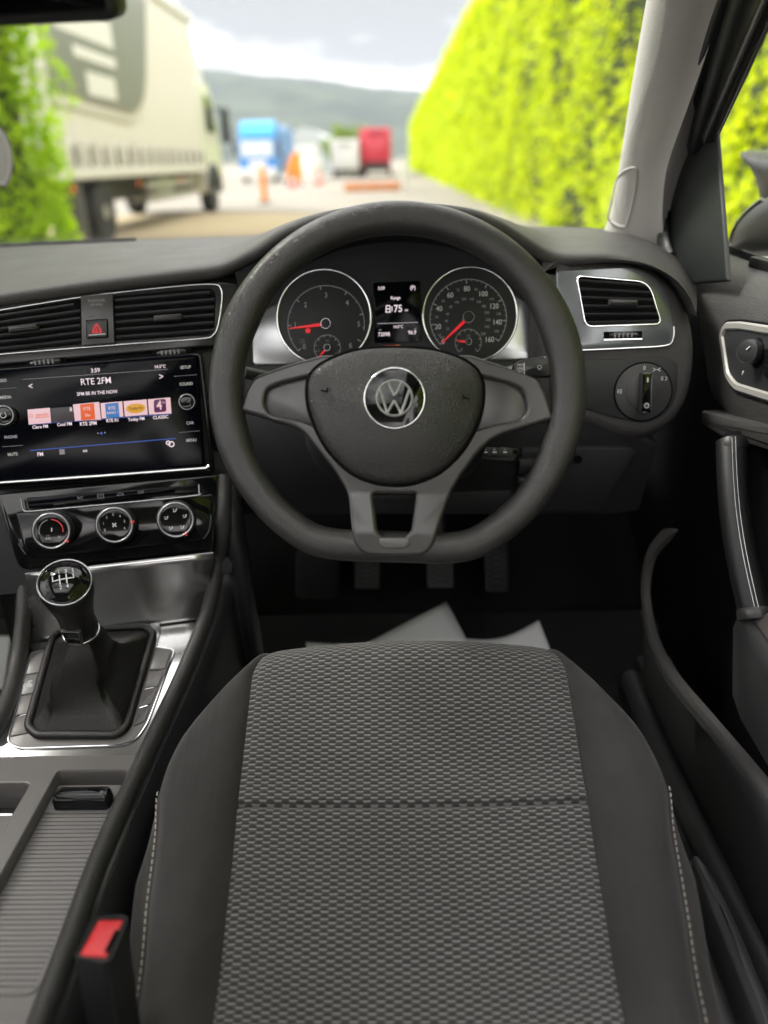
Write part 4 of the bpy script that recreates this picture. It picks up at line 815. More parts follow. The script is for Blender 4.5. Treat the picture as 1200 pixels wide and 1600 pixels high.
for u, v, r_ in ((263, 692, .0022), (268, 694, .003)):
    a, b = FS.ab(u, v); tube('gear_icon', [FS.pt(x, y, .0004) for x, y in circ(a, b, r_, 18)], .0007, mt['w_em'], inf, closed=True, n=6, up=FS.n)
def knob(F, u, v, r, h, par, capm, name='knob', ringm=None):
    o = F.px(u, v); kb = lathe(name, o, F.n, [(r, -.001), (r, h * .8), (r * .93, h), (r * .8, h + .0004)], mt['black'], par, 40)
    lathe('knob_cap', o, F.n, [(r * .78, h - .001), (r * .78, h + .0006), (r * .7, h + .0010), (r * .05, h + .0010)], capm, kb, 36)
    tube('knob_ring', [o + F.ex * x + F.ey * y + F.n * (h + .0004) for x, y in circ(0, 0, r * .87, 40)], r * .045, ringm or mt['ring'], kb, closed=True, n=8, up=F.n); return kb, o
knob(FS, 293, 629, .0105, .008, inf, mt['piano']); k2, o2 = knob(FS, 10, 650, .0125, .010, inf, mt['piano'])
arcband('power_mark', Fr(o2, FS.ex, FS.ey), 0, 0, .0028, .0036, rad(120), rad(420), .0112, .0116, mt['print'], k2, 20)

# ------------------------------------------------------------------ climate panel
clim = thing('climate_control_panel', 'glossy black heater control panel with three rotary knobs', 'control panel', FS.px(180, 870))
slab('panel', FS, rnd(FS.abl([(-8, 772), (342, 741), (334, 858), (28, 893)]), [.004, .004, .01, .014]), -.03, -.004, mt['piano'], clim, .002)
slab('raised_panel', FS, rnd(FS.abl([(24, 800), (334, 770), (330, 832), (312, 846), (52, 873), (38, 862)]), [.004, .004, .008, .02, .02, .008]), -.004, .002, mt['piano'], clim, .003)
slab('button_strip', FS, rnd(FS.abl([(40, 778), (308, 757), (309, 771), (44, 795)]), .002), -.004, -.001, mt['screen'], clim, .001)
tube('strip_trim', [FS.px(p[0], p[1], .0028) for p in smooth([(33, 779), (36, 794), (42, 799), (80, 796), (200, 785), (304, 774.5), (311, 770), (311, 757)], 4)], .0011, mt['silver'], clim, n=8)
slab('button_bar', FS, rnd(FS.abl([(84, 786), (270, 770), (275, 764), (272, 772), (84, 790)]), .0008), -.001, .0008, mt['piano'], clim, .0006)
for s, u, v in (('A/C', 125, 778), ('OFF', 220, 769.5)): ft(FS, s, u, v, 4.5, mt['printdim'], clim, -.0006, bold=.01)
a, b = FS.ab(157, 775); bars('demist_icon', FS, [((a - .0035, b + d), (a + .0035, b + d)) for d in (-.0024, 0, .0024)] + [((a - .0035, b - .0024), (a - .0035, b + .0024)), ((a + .0035, b - .0024), (a + .0035, b + .0024))], .0006, -.001, -.0005, mt['printdim'], clim)
a, b = FS.ab(188, 772.5); bars('recirculate_icon', FS, [((a - .004, b - .001), (a + .004, b - .001)), ((a - .004, b - .001), (a - .002, b + .0016)), ((a - .002, b + .0016), (a + .002, b + .0016)), ((a + .002, b + .0016), (a + .004, b - .001))], .0006, -.001, -.0005, mt['printdim'], clim)
kn = []
for u, v in ((86, 828), (183, 819), (277, 811)):
    k_, o_ = knob(FS, u, v, .0235, .016, clim, mt['piano']); kn.append((k_, Fr(o_, FS.ex, FS.ey)))
for i, s in enumerate('0123456'):
    t = rad(205 - 38 * i); text(s, kn[1][1], .0125 * math.cos(t), .0125 * math.sin(t), .0031, mt['print'], kn[1][0], .0174)
bars('fan_icon', kn[1][1], [((-.0022, -.0022), (.0022, .0022)), ((-.0022, .0022), (.0022, -.0022))], .0014, .0168, .0174, mt['print'], kn[1][0])
arcband('warm_scale', kn[0][1], 0, 0, .0130, .0140, rad(-10), rad(85), .0168, .0174, mt['red'], kn[0][0]); arcband('cool_scale', kn[0][1], 0, 0, .0130, .0140, rad(100), rad(190), .0168, .0174, mt['printdim'], kn[0][0])
bars('pointer', kn[0][1], [((.0005, -.001), (.001, .0035))], .0012, .0168, .0174, mt['print'], kn[0][0]); text('A/C', kn[0][1], -.004, -.009, .0032, mt['print'], kn[0][0], .0174); text('MAX', kn[0][1], -.004, -.0055, .0018, mt['printdim'], kn[0][0], .0174); text('HI', kn[0][1], .0085, -.008, .0026, mt['print'], kn[0][0], .0174)
for i in range(5):
    t = rad(90 + 72 * i); a, b = .0115 * math.cos(t), .0115 * math.sin(t)
    bars('airflow_icon', kn[2][1], [((a - .002, b - .0015), (a + .001, b - .0015)), ((a + .001, b - .0015), (a + .0022, b + .0018)), ((a - .002, b + .001), (a - .0005, b + .001))], .0011, .0168, .0174, mt['print'], kn[2][0])
for (k_, F_), t in zip(kn, (-40, 5, -62)): bars('red_marker', F_, [((.0185 * math.cos(rad(t)), .0185 * math.sin(rad(t))), (.0232 * math.cos(rad(t)), .0232 * math.sin(rad(t))))], .0022, .0155, .0172, mt['needle'], k_)
for q in ([(29, 848), (34, 858), (40, 866)], [(330, 805), (327, 828), (318, 842)]): tube('panel_corner_trim', [FS.px(p[0], p[1], .003) for p in smooth(q, 4)], .0009, mt['silver'], clim, n=6)  # thin silver lines at the lower corners of the panel

# ================================================================== CENTRE CONSOLE
FG = Fr((-.36, .655, .620), (1, 0, 0), (0, .175, .040))                    # gear surround plane
FZ = Fr((0, 0, .620), (1, 0, 0), (0, 1, 0))                                # console top plane
con = thing('centre_console', 'centre console with glossy gear surround, satin buttons and padded side rails', 'console', (-.37, .5, .3))
T0, T1 = FS.px(40, 897, -.006), FS.px(333, 864, -.006); B0, B1 = FG.px(38, 1004), FG.px(314, 968)
rows = []
for i in range(13):
    s = i / 12; bow = .010 * math.sin(math.pi * s)
    rows.append([T0.lerp(T1, k / 8).lerp(B0.lerp(B1, k / 8), s) + V((0, bow * .6, -bow * .8)) for k in range(9)])
grid('sloping_trim', rows, mt['gloss'], con, thick=.003)
tube('trim_line', [T0.lerp(T1, k / 6) + V((0, -.001, .001)) for k in range(7)], .0008, mt['silver'], con, n=6)
tube('trim_joint', [B0.lerp(B1, k / 6) + FG.n * .0006 for k in range(7)], .0007, mt['dark'], con, n=6)
sur = FG.abl([(38, 1006), (314, 970), (302, 1004), (262, 1092), (216, 1181), (100, 1188), (-22, 1194), (8, 1110), (34, 1040)])
slab('gear_surround', FG, sur, -.02, .0, mt['gloss'], con, .0015)
tip = rnd(FG.abl([(150, 984), (248, 971), (252, 984), (246, 1010), (90, 1020), (96, 1004)]), .003)
slab('frame_plate', FG, tip, 0, .0022, mt['silver'], con, .001)
bp_ = rnd(FG.abl([(50, 1022), (80, 1016), (243, 1014), (272, 1018), (229, 1133), (212, 1157), (190, 1165), (30, 1170), (14, 1160)]), [.004, .002, .002, .006, .01, .01, .01, .008, .006])
slab('button_panel', FG, bp_, 0, .0030, mt['satin'], con, .0008)
tube('button_panel_edge', [FG.pt(a, b, .0022) for a, b in inset(bp_, -.0012)], .0010, mt['chrome'], con, closed=True, n=6, up=FG.n)
Lo, Li, Ro, Ri = ((50, 1024), (16, 1158)), ((75, 1019), (46, 1152)), ((270, 1020), (227, 1133)), ((243, 1019), (208, 1142))
def lp(q, s): return (q[0][0] + (q[1][0] - q[0][0]) * s, q[0][1] + (q[1][1] - q[0][1]) * s)
sp4 = (0.01, .265, .505, .745, .985)
for o_, i_ in ((Lo, Li), (Ro, Ri)):
    for k in range(4):
        q = [lp(o_, sp4[k] + .008), lp(i_, sp4[k] + .008), lp(i_, sp4[k + 1] - .008), lp(o_, sp4[k + 1] - .008)]
        ab = FG.abl(q); ab = inset(ab, .0006)
        if o_ is Ro: ab = ab[::-1]
        bt_ = slab('button', FG, rnd(ab, .0012, 3), .003, .0048, mt['satin'], con, .0008)
        if k < 3:
            e0, e1 = FG.ab(*lp(o_, sp4[k + 1])), FG.ab(*lp(i_, sp4[k + 1])); e0, e1 = V(e0), V(e1)
            bars('button_gap', FG, [(tuple(e0.lerp(e1, .3)), tuple(e0.lerp(e1, .9)))], .0009, .003, .0046, mt['chrome'], con)
        if o_ is Lo and k == 1:
            ft(FG, 'OFF', 45, 1076, 5, mt['print'], bt_, .0050, rot=-.2); a, b = FG.ab(49, 1070); arcband('stop_start_icon', FG, a, b, .0020, .0026, rad(30), rad(330), .0048, .0051, mt['print'], bt_, 18); text('A', FG, a, b, .002, mt['print'], bt_, .0050)
# gaiter frame
gfp = rnd(FG.abl([(84, 1002), (100, 990), (230, 985), (242, 996), (200, 1142), (184, 1154), (60, 1154), (46, 1140)]), .006, 4)
slab('gaiter_well', FG, inset(gfp, -.0015), .0031, .0044, mt['dark'], con, .0005)
tube('gaiter_trim', [FG.pt(a, b, .0046) for a, b in inset(gfp, -.003)], .0011, mt['chrome'], con, closed=True, n=6, up=FG.n)
# top plate with the roller well and the small left-hand well
wr = rnd([(-.3655, .385), (-.2905, .385), (-.2905, .622), (-.3655, .622)], .006, 5); wl = rnd([(-.457, .20), (-.388, .20), (-.388, .606), (-.457, .606)], .008, 5)
curveslab('top_plate', FZ, [[(-.475, -.15), (-.268, -.15), (-.268, .646), (-.475, .646)], wr, wl], -.05, .0, .0018, mt['satin'], con)
frame('well_lip', FZ, inset(wr, -.0045), .0042, .0002, .0012, mt['satin'], con, .0005)
# the small well: chrome-edged brake switch plate
box('well_floor', -.458, -.386, .19, .61, .575, .585, mt['black'], con)
slab('brake_switch', FZ, rnd([(-.452, .46), (-.392, .46), (-.392, .575), (-.452, .575)], .006), -.034, -.012, mt['satin'], con, .002); frame('brake_switch_trim', FZ, rnd([(-.453, .459), (-.391, .459), (-.391, .576), (-.453, .576)], .006), .003, -.03, -.0105, mt['chrome'], con, .001)
# padded rails
def rail(pts, parent, flip=1, a=.0092, b=.0115):
    P = smooth(pts, 8); return sweep('side_rail', P, circ(0, 0, a, 14, b), mt['rail'], parent, up=(0, 0, 1))
R_ = [FS.px(352, 742, -.012), FS.px(349, 815, -.010), U(341, 880, y=.878), U(325, 955, y=.828), U(290, 1045, z=.655), U(252, 1128, z=.636), U(207, 1225, z=.628), U(152, 1350, z=.626), U(82, 1545, z=.626), V((-.262, .1, .626)), V((-.262, -.15, .626))]
rail(R_, con)
XL = -.487
L_ = [U(-20, 790, y=.905), U(6, 836, y=.885), U(30, 885, y=.855), U(38, 935, y=.825), U(28, 1030, z=.655), U(-4, 1130, z=.636), V((XL + .01, .60, .628)), V((XL + .008, .1, .626)), V((XL + .008, -.15, .626))]
rail(L_, con)
# console flanks down to the floor
for P, dx in ((smooth(R_, 4), .012), (smooth(L_, 4), -.012)):
    grid('side_wall', [[p + V((dx * .5, 0, -.004)) for p in P], [p + V((dx * 1.3, 0, -.04)) for p in P], [V((p.x + dx * 2.2, p.y + .02, .30)) for p in P]], mt['black'], con, thick=.004)
# silver edging thread beside the rail
tube('rail_edge', [p + V((.0125, 0, -.005)) for p in smooth(R_, 6)[18:]], .0007, mt['knee'], con, n=6)

# roller cover
rc = thing('roller_cover', 'ribbed grey roller cover closing the console storage, with black handle', 'cover', (-.328, .5, .6))
zc = .6075
sl0 = box('slat', -.3645, -.2915, .5705, .5748, zc - .004, zc, mt['slat'], rc, .00025, 1)
for i in range(1, 38): dup(sl0, (0, -.00495 * i, -.00001 * i), rc)
box('roller_backing', -.3646, -.2914, .375, .61, zc - .012, zc - .0042, mt['dark'], rc)
box('lead_plate', -.3645, -.2915, .5758, .614, zc - .004, zc + .0006, mt['slat'], rc, .0008, 1)
hp = rnd([(-.3555, .5790), (-.3, .5790), (-.2955, .589), (-.3015, .5985), (-.352, .5985), (-.3575, .589)], .004)
dome('handle', FZ, hp, -.012, .004, .0065, mt['piano'], rc, .006, 5)

# ------------------------------------------------------------------ gear lever
C0, C1 = U(127, 986, y=.722), U(99, 903, y=.700); ax = (C1 - C0).normalized(); LN = (C1 - C0).length
gl = thing('gear_lever', 'black manual gear lever with round glossy knob and leather gaiter', 'gear lever', FG.px(125, 1100))
CAPN = V((.20, -.52, .83)).normalized()
# top cap faces back to the driver
capn = CAPN; exk = V((0, 0, 1)).cross(capn).normalized(); FP = Fr(C1 - ax * .010, exk, capn.cross(exk))
kls = []
for r_, h_ in [(.0175, 0), (.0192, .04), (.0195, .12), (.0185, .24), (.0195, .42), (.0232, .64), (.0264, .80), (.0277, .90), (.0272, .97), (.0262, 1.0)]:
    m_ = h_ ** 1.6; ax2 = (ax * (1 - m_) + capn * m_).normalized(); ce = C0.lerp(FP.pt(0, 0, .004), h_); e1_ = (V((1, 0, 0)) - ax2 * ax2.x).normalized(); e2_ = ax2.cross(e1_)
    kls.append([ce + (e1_ * math.cos(t) + e2_ * math.sin(t)) * r_ for t in [2 * math.pi * i / 40 for i in range(40)]])
loops('knob_body', kls, mt['gaiter'], gl, angle=60)
kc = dome('knob_cap', FP, circ(0, 0, .0262, 44), -.006, .0065, .0145, mt['piano'], gl, .003, 8)
tube('knob_ring', [FP.pt(x, y, .0058) for x, y in circ(0, 0, .0268, 48)], .0011, mt['silver'], gl, closed=True, n=8, up=FP.n)
def capc(x, y): return .0065 + .008 * (1 - (math.hypot(x, y) / .0235) ** 2.2)
px_ = .0062
segs = []
for i in range(4):
    x = -.0105 + .0068 * i
    segs.append(((x, .0048), (x, -.0010)) if i in (0, 3) else ((x, .0048), (x, -.0068)))
segs.append(((-.0111, -.0010), (.0105, -.0010)))
def onCap(segs, wd, name, par):
    vs, fs = [], []
    for p, q in segs:
        p, q = V(p), V(q); d = (q - p).normalized(); m = V((-d.y, d.x)) * wd / 2; n_ = 6
        for k in range(n_):
            e0, e1 = p.lerp(q, k / n_), p.lerp(q, (k + 1) / n_); b = len(vs)
            for e in (e0 + m, e0 - m, e1 - m, e1 + m): vs.append(FP.pt(e.x, e.y, capc(e.x, e.y) + .0004))
            fs.append((b, b + 1, b + 2, b + 3))
    return build(name, vs, fs, mt['print'], par)
onCap(segs, .0011, 'shift_pattern', kc)
for s, x, y in (('R', -.0105, .0082), ('1', -.0037, .0082), ('3', .0031, .0082), ('5', .0099, .0082), ('2', -.0037, -.0100), ('4', .0031, -.0100)): text(s, FP, x, y, .0042, mt['print'], kc, capc(x, y) + .0006, name='numeral', bold=.01)
tube('collar', [C0 + (ax.orthogonal().normalized() * math.cos(t) + ax.cross(ax.orthogonal().normalized()) * math.sin(t)) * .0192 for t in [2 * math.pi * i / 40 for i in range(40)]], .0016, mt['silver'], gl, closed=True, n=8, up=ax)
bf = (V((0, -1, .25)) - ax * V((0, -1, .25)).dot(ax)).normalized(); FB = Fr(C0 + bf * .0196 + ax * .011, ax.cross(bf) * 1, ax)
if FB.n.dot(bf) < 0: FB = Fr(C0 + bf * .0196 + ax * .011, ax.cross(bf) * -1, ax)
frame('badge_frame', FB, [(-.0085, -.010), (.0085, -.010), (.0105, .011), (-.0105, .011)], .0015, -.003, .0015, mt['spoke'], gl, .0005); slab('badge', FB, [(-.0072, -.009), (.0072, -.009), (.009, .0098), (-.009, .0098)], -.003, .0008, mt['piano'], gl, .0004)
# gaiter: folded leather from the frame up to the collar
gi = inset(gfp, .002); ng = len(gi); gls = []
cxg = sum(p[0] for p in gi) / ng; cyg = sum(p[1] for p in gi) / ng
e1, e2 = V((1, 0, 0)), V((0, 1, 0)); e1 = (e1 - ax * e1.dot(ax)).normalized(); e2 = ax.cross(e1)
for k in range(15):
    s = k / 14; lp_ = []
    for j, (a, b) in enumerate(gi):
        t = math.atan2(b - cyg, a - cxg); base = FG.pt(a, b, .004); top = C0 - ax * .002 + (e1 * math.cos(t) + e2 * math.sin(t)) * .0185
        w_ = s ** .78; p = base.lerp(top, w_)
        sag = math.sin(math.pi * min(1, s * 1.02)); inw = (V((top.x, top.y, p.z)) - p)
        p = p + inw * (.30 * sag) + V((0, 0, -.010 * sag))
        fold = .0105 * sag * (math.sin(3 * t + 2.5 * s) * .55 + abs(math.sin(3.5 * t - 3 * s + 1)) * .6 + math.sin(13 * t + 9 * s) * .14)
        rdir = (p - V((C0.x, C0.y, p.z))); rdir = rdir.normalized() if rdir.length > 1e-6 else V((1, 0, 0))
        lp_.append(p + rdir * fold)
    gls.append(lp_)
loops('gaiter', gls, mt['gaiter'], gl, cap=(False, False), angle=70)
tube('gaiter_hem', [FG.pt(a, b, .0065) for a, b in gfp], .0048, mt['gaiter'], gl, closed=True, n=10, up=FG.n)

# ------------------------------------------------------------------ belt buckle
FBk = Fr(U(163, 1466, x=-.222), (1, .28, -.05), (-.28, 1, -.16))
bk = thing('seat_belt_buckle', 'black seat belt buckle with red release button beside the seat', 'buckle', U(165, 1600, x=-.225))
bo = rnd(FBk.abl([(117, 1492), (150, 1434), (192, 1430), (200, 1436), (172, 1499), (160, 1502)]), .003)
kb = FBk.abl([(121, 1494), (153, 1437), (196, 1436), (168, 1498)])
slab('housing', FBk, bo, -.11, -.0008, mt['rubber'], bk, .003); tube('housing_edge', [FBk.pt(a, b, -.001) for a, b in bo], .0011, mt['knee'], bk, closed=True, n=8, up=FBk.n)
dome('release_button', FBk, rnd(inset(kb, .0012), .0015), -.002, .0008, .0016, mt['red'], bk, .001, 4)
slab('tongue_slot', FBk, FBk.abl([(180, 1456), (187, 1456), (170, 1490), (163, 1490)]), .0009, .0019, mt['dark'], bk, .0002)
tube('webbing_stalk', [FBk.pt(0, -.0, -.10), FBk.pt(.0, -.02, -.2), FBk.pt(0, -.06, -.28)], .012, mt['rubber'], bk)

# ================================================================== DRIVER'S SEAT
X0 = .008
prof = [(p.x, p.y) for p in smooth([(-.10, .56), (.05, .546), (.2, .549), (.39, .570), (.48, .598), (.56, .632), (.63, .668), (.678, .692), (.705, .699), (.728, .692), (.748, .672), (.757, .64), (.755, .55), (.74, .42)], 14)]
d = [0.0]
for i in range(1, len(prof)): d.append(d[-1] + math.hypot(prof[i][0] - prof[i - 1][0], prof[i][1] - prof[i - 1][1]))
def lin(tab, x):
    if x <= tab[0][0]: return tab[0][1]
    for (a, b), (c, e) in zip(tab, tab[1:]):
        if x <= c:
            t = (x - a) / (c - a); t = t * t * (3 - 2 * t) if False else t; return b + (e - b) * t
    return tab[-1][1]
crest = max(range(len(prof)), key=lambda i: prof[i][1]); sC = d[crest]
def s_at(y): return min(range(crest + 1), key=lambda i: abs(prof[i][0] - y))
sSeam = d[s_at(.562)]
Wt = [(p.x, p.y) for p in smooth([(-1.0, .200), (d[s_at(.2)], .212), (d[s_at(.39)], .226), (d[s_at(.48)], .2365), (d[s_at(.535)], .2415), (d[s_at(.575)], .2475), (d[s_at(.62)], .236), (d[s_at(.66)], .209), (d[s_at(.69)], .184), (sC, .174), (sC + .03, .164), (sC + .07, .156), (sC + .3, .15)], 6)]
WI = [(-1, .158), (d[s_at(.30)], .161), (d[s_at(.39)], .1655), (d[s_at(.56)], .170), (sC - .02, .1705), (sC + .01, .164), (sC + .05, .15), (sC + .3, .146)]
HB = [(-1, .020), (d[s_at(.4)], .022), (d[s_at(.5)], .021), (d[s_at(.58)], .016), (d[s_at(.64)], .009), (sC, .002), (sC + .3, 0)]
ss = []
s = 0.0
while s < d[-1]: ss.append(s); s += .0022 if abs(s - sSeam) < .014 else .0065
def cl(s):
    j = 0
    while j < len(d) - 2 and d[j + 1] < s: j += 1
    t = (s - d[j]) / (d[j + 1] - d[j]); y = prof[j][0] * (1 - t) + prof[j + 1][0] * t; z = prof[j][1] * (1 - t) + prof[j + 1][1] * t
    tg = V((0, prof[j + 1][0] - prof[j][0], prof[j + 1][1] - prof[j][1])).normalized(); return V((X0, y, z)), V((0, -tg.z, tg.y))
seat = thing('driver_seat', 'grey woven cloth driver seat with dark side bolsters and white stitching', 'seat', (X0, .4, .3))
ins, uvi, bolL, bolR, uvb = [], [], [], [], []
sides = {-1: [], 1: []}; stitchp = {-1: [], 1: []}; bol = {-1: [], 1: []}; uvB = {-1: [], 1: []}; uvS = {-1: [], 1: []}
NI, NB = 40, 22
for s in ss:
    p, n = cl(s); wi, W_, hb = lin(WI, s), lin(Wt, s), lin(HB, s); wi = min(wi, W_ - .002)
    gro = .0075 * math.exp(-((s - sSeam) / .0028) ** 2) - .0022 * math.exp(-((s - sSeam) / .02) ** 2)
    row = []
    for k in range(NI + 1):
        x = -1 + 2 * k / NI; edge = .0045 * math.exp(-((1 - abs(x)) * wi / .006)); cb_ = max(0, min(1, (s - sC + .16) / .16)); crown = (-.006 + .018 * cb_ * cb_) * (1 - x * x) + .002 * math.exp(-((1 - abs(x)) * wi / .02))
        row.append(p + V((x * wi, 0, 0)) + n * (crown - edge - gro)); uvi.append((x * wi, s))
    ins.append(row)
    for sg in (-1, 1):
        row = []
        for k in range(NB + 1):
            q = k / NB; x = wi - .0002 + (W_ - wi) * q
            base = -.0045 * math.exp(-q * (W_ - wi) / .005)
            h = hb * (1 - ((q - .58) / .58) ** 2 if q < .58 else 1 - .55 * ((q - .58) / .42) ** 2)
            h -= .006 * max(0, (q - .86) / .14) ** 2
            wr_ = .0007 * math.sin(s * 75 + q * 3 + sg) * math.sin(q * 9 + s * 20) * (1 if s < sC - .06 else .2)
            row.append(p + V((sg * x, 0, 0)) + n * (base + h + wr_)); uvB[sg].append((x, s))
        bol[sg].append(row); e = row[-1]
        f = 1 if s < d[s_at(.50)] else max(.12, 1 - (s - d[s_at(.50)]) / .10)
        sr_ = []
        for k, (dx, dz) in enumerate(((0, 0), (.005, -.0006), (.012, -.004), (.019, -.012), (.0235, -.027), (.0250, -.05), (.024, -.09), (.016, -.17), (0, -.24))):
            sr_.append(e + V((sg * dx * f, 0, 0)) - (n * -dz if s < sC else V((0, -.3 * dz if False else 0, -dz)))); uvS[sg].append((-dz + dx, s))
        sides[sg].append(sr_)
        if s < d[s_at(.575)]: stitchp[sg].append((e + n * .0009 + V((sg * .003, 0, -.0004)), n))
grid('cushion_insert', ins, mt['weave'], seat, angle=80, uv=uvi)
for sg in (-1, 1):
    grid('cushion_bolster', bol[sg], mt['bolster'], seat, angle=80, uv=uvB[sg]); grid('cushion_side', sides[sg], mt['sidecloth'], seat, angle=80, uv=uvS[sg])
    # stitches along the seam
    P = along([q[0] for q in stitchp[sg]], 2000); L_tot = sum((P[i + 1] - P[i]).length for i in range(1999)); pitch = .0064; vs, fs = [], []
    m_ = int(L_tot / pitch)
    for i in range(m_):
        a = P[int(1999 * i / m_)]; b = P[min(1999, int(1999 * (i + .66) / m_))]; t = (b - a).normalized(); sd2 = t.cross(V((0, 0, 1))).normalized() * .0005; u2 = V((0, 0, .0008)); k = len(vs)
        mid = a.lerp(b, .5) + u2 * .9
        vs += [a - sd2, a + sd2, mid + sd2 + u2 * .3, mid - sd2 + u2 * .3, b + sd2, b - sd2]; fs += [(k, k + 1, k + 2, k + 3), (k + 3, k + 2, k + 4, k + 5)]
    tag(build('stitching', vs, fs, mt['stitch'], seat), kind='stuff')
    tube('seam_cord', [q[0] + V((-sg * .0062, 0, -.0009)) for q in stitchp[sg]], .0011, mt['sidecloth'], seat, n=6)
# backrest behind the camera, seat base and plinth
box('seat_base', X0 - .235, X0 + .235, -.1, .66, .386, .44, mt['black'], seat, .02)
# height lever and rail cover on the door side
FL = Fr((.29, .4, .485), (1, 0, 0), (0, 1, 0))
lv = [tuple(p) for p in smooth([(1084, 1338), (1092, 1338), (1112, 1362), (1148, 1432), (1190, 1530), (1235, 1640), (1215, 1660), (1180, 1585), (1135, 1472), (1100, 1385)], 4, True)]
dome('height_lever', FL, FL.abl(lv), -.05, .0, .004, mt['lever'], seat, .005, 3)
FR = Fr((.29, .4, .40), (1, 0, 0), (0, 1, 0)); slab('rail_cover', FR, FR.abl([(1080, 1340), (1100, 1400), (1180, 1600), (1260, 1760), (1130, 1760), (1085, 1450)]), -.08, 0, mt['railcov'], seat, .003)
slab('seat_valance', Fr((.275, .4, .43), (1, 0, 0), (0, 1, 0)), [(-.02, -.4), (.012, -.4), (.012, .1), (-.02, .12)], -.12, .0, mt['black'], seat, .004)

# ================================================================== STEERING WHEEL
TAU = rad(24)
o_ = U(620, 610, y=.745); FW0 = Fr(o_, (1, 0, 0), (0, math.sin(TAU), math.cos(TAU)))
FW = Fr(o_, FW0.px(861, 655) - FW0.px(379, 642), FW0.ey)
sw = thing('steering_wheel', 'dark grey flat bottomed three spoke steering wheel with round emblem', 'steering wheel', FW.pt(0, 0, -.03))
RR, HB_ = .1708, .1555
path = []; NP = 180
for i in range(NP):
    t = 2 * math.pi * i / NP; r = RR; sn = math.sin(t)
    if sn < -.3:
        f = HB_ / -sn; k = .010; h = max(0, min(1, .5 + .5 * (f - r) / k)); r = f * (1 - h) + r * h - k * h * (1 - h)
    path.append(V((r * math.cos(t), r * sn)))
rim_ls = []
for i in range(NP):
    t = 2 * math.pi * i / NP; tg = (path[(i + 1) % NP] - path[i - 1]).normalized(); nr = V((tg.y, -tg.x))
    grip = math.exp(-((abs(math.cos(t)) - .93) / .09) ** 2) * (1 if math.sin(t) > -.35 else .5)
    a_, b_ = .0158 + .0008 * grip, .0150 + .0010 * grip; lp_ = []
    for k in range(20):
        q = 2 * math.pi * k / 20; cq, sq = math.cos(q), math.sin(q); e = 2 / 2.35
        rx_, rn_ = a_ * math.copysign(abs(cq) ** e, cq), b_ * math.copysign(abs(sq) ** e, sq)
        if cq < 0 and grip > .3: rx_ *= 1 + .10 * grip
        pp_ = path[i] + nr * rx_; lp_.append(FW.pt(pp_.x, pp_.y, rn_))
    rim_ls.append(lp_)
loops('rim', rim_ls, mt['wheel'], sw, ring=True, angle=80)
spo = [(505, 556), (450, 571), (398, 590), (386, 612), (377, 643), (430, 658), (470, 671), (490, 694), (525, 738), (545, 772), (550, 820), (555, 850), (572, 866), (617, 868), (662, 866), (677, 850), (685, 820), (702, 774), (722, 740), (752, 700), (775, 682), (815, 670), (864, 655), (853, 618), (841, 594), (790, 574), (735, 556)]
spr = [.004, .004, .006, .006, .004, .01, .01, .01, .01, .01, .01, .01, .008, .02, .008, .01, .01, .01, .01, .01, .01, .01, .004, .006, .006, .004, .004]
win = rnd(FW.abl([(583, 771), (650, 771), (642, 828), (634, 837), (598, 837), (590, 828)]), .003)
scL = rnd(FW.abl([(418, 609), (440, 600), (500, 586), (500, 668), (470, 656), (425, 650), (414, 634)]), [.006, .006, .004, .004, .012, .010, .010])
scR = rnd(FW.abl([(738, 586), (795, 600), (815, 610), (824, 636), (815, 656), (770, 664), (738, 674)]), [.004, .006, .006, .010, .010, .012, .004])
spf = curveslab('spoke_frame', FW, [rnd(FW.abl(spo), spr, 5), win, scL, scR], -.016, .006, .0035, mt['spoke'], sw, 3)
for v_ in spf.data.vertices:
    q_ = max(0, min(1, (-.100 - (v_.co - FW.o).dot(FW.ey)) / .045)); v_.co += FW.n * .0125 * q_ * q_ * (3 - 2 * q_)
slab('spoke_scoop', FW, inset(scL, -.006), -.012, -.0005, mt['spoke'], sw, .002); slab('spoke_scoop', FW, inset(scR, -.006), -.012, -.0005, mt['spoke'], sw, .002)
slab('lower_spoke_insert', FW, rnd(FW.abl([(592, 840), (640, 840), (641, 850), (632, 857), (598, 857), (591, 850)], .018), .003), .016, .0205, mt['satin'], sw, .002)
# padded ends where the spokes meet the rim
airp = FW.abl([tuple(p) for p in smooth([(617, 546), (560, 550), (512, 567), (487, 588), (482, 618), (490, 655), (512, 700), (548, 737), (585, 753), (617, 757), (650, 753), (688, 736), (724, 700), (746, 656), (753, 618), (748, 588), (724, 566), (676, 550)], 5, True)])
ac = dome('airbag_cover', FW, airp, -.01, .016, .030, mt['airbag'], sw, .008, 10, 2.4)
tube('cover_gap', [FW.pt(a, b, .0065) for a, b in inset(airp, -.0012)], .0016, mt['dark'], sw, closed=True, n=6, up=FW.n)
def on_cover(s, u, v, h, m, c): a, b = FW.ab(u, v, c); return text(s, FW, a, b, h, m, ac, c, bold=.01)
mt['emboss'] = M('airbag_emboss', (.035, .034, .033), .5)
on_cover('AIRBAG', 616, 700, .0058, mt['emboss'], .0248)
for u, v, sg in ((506, 610, 1), (729, 621, -1)):
    a, b = FW.ab(u, v, .022); bars('cover_mark', FW, [((a - .003, b), (a + .003, b - .001)), ((a + .003 * sg, b - .001), (a + .003 * sg, b + .003))], .0008, .018, .0235, mt['dark'], ac)
ea, eb = FW.ab(616.5, 622, .03); FE_ = Fr(FW.pt(ea, eb, .0285), FW.ex, FW.ey)
em = slab('emblem', FE_, circ(0, 0, .0285, 56), -.004, .0015, mt['piano'], sw, .0008)
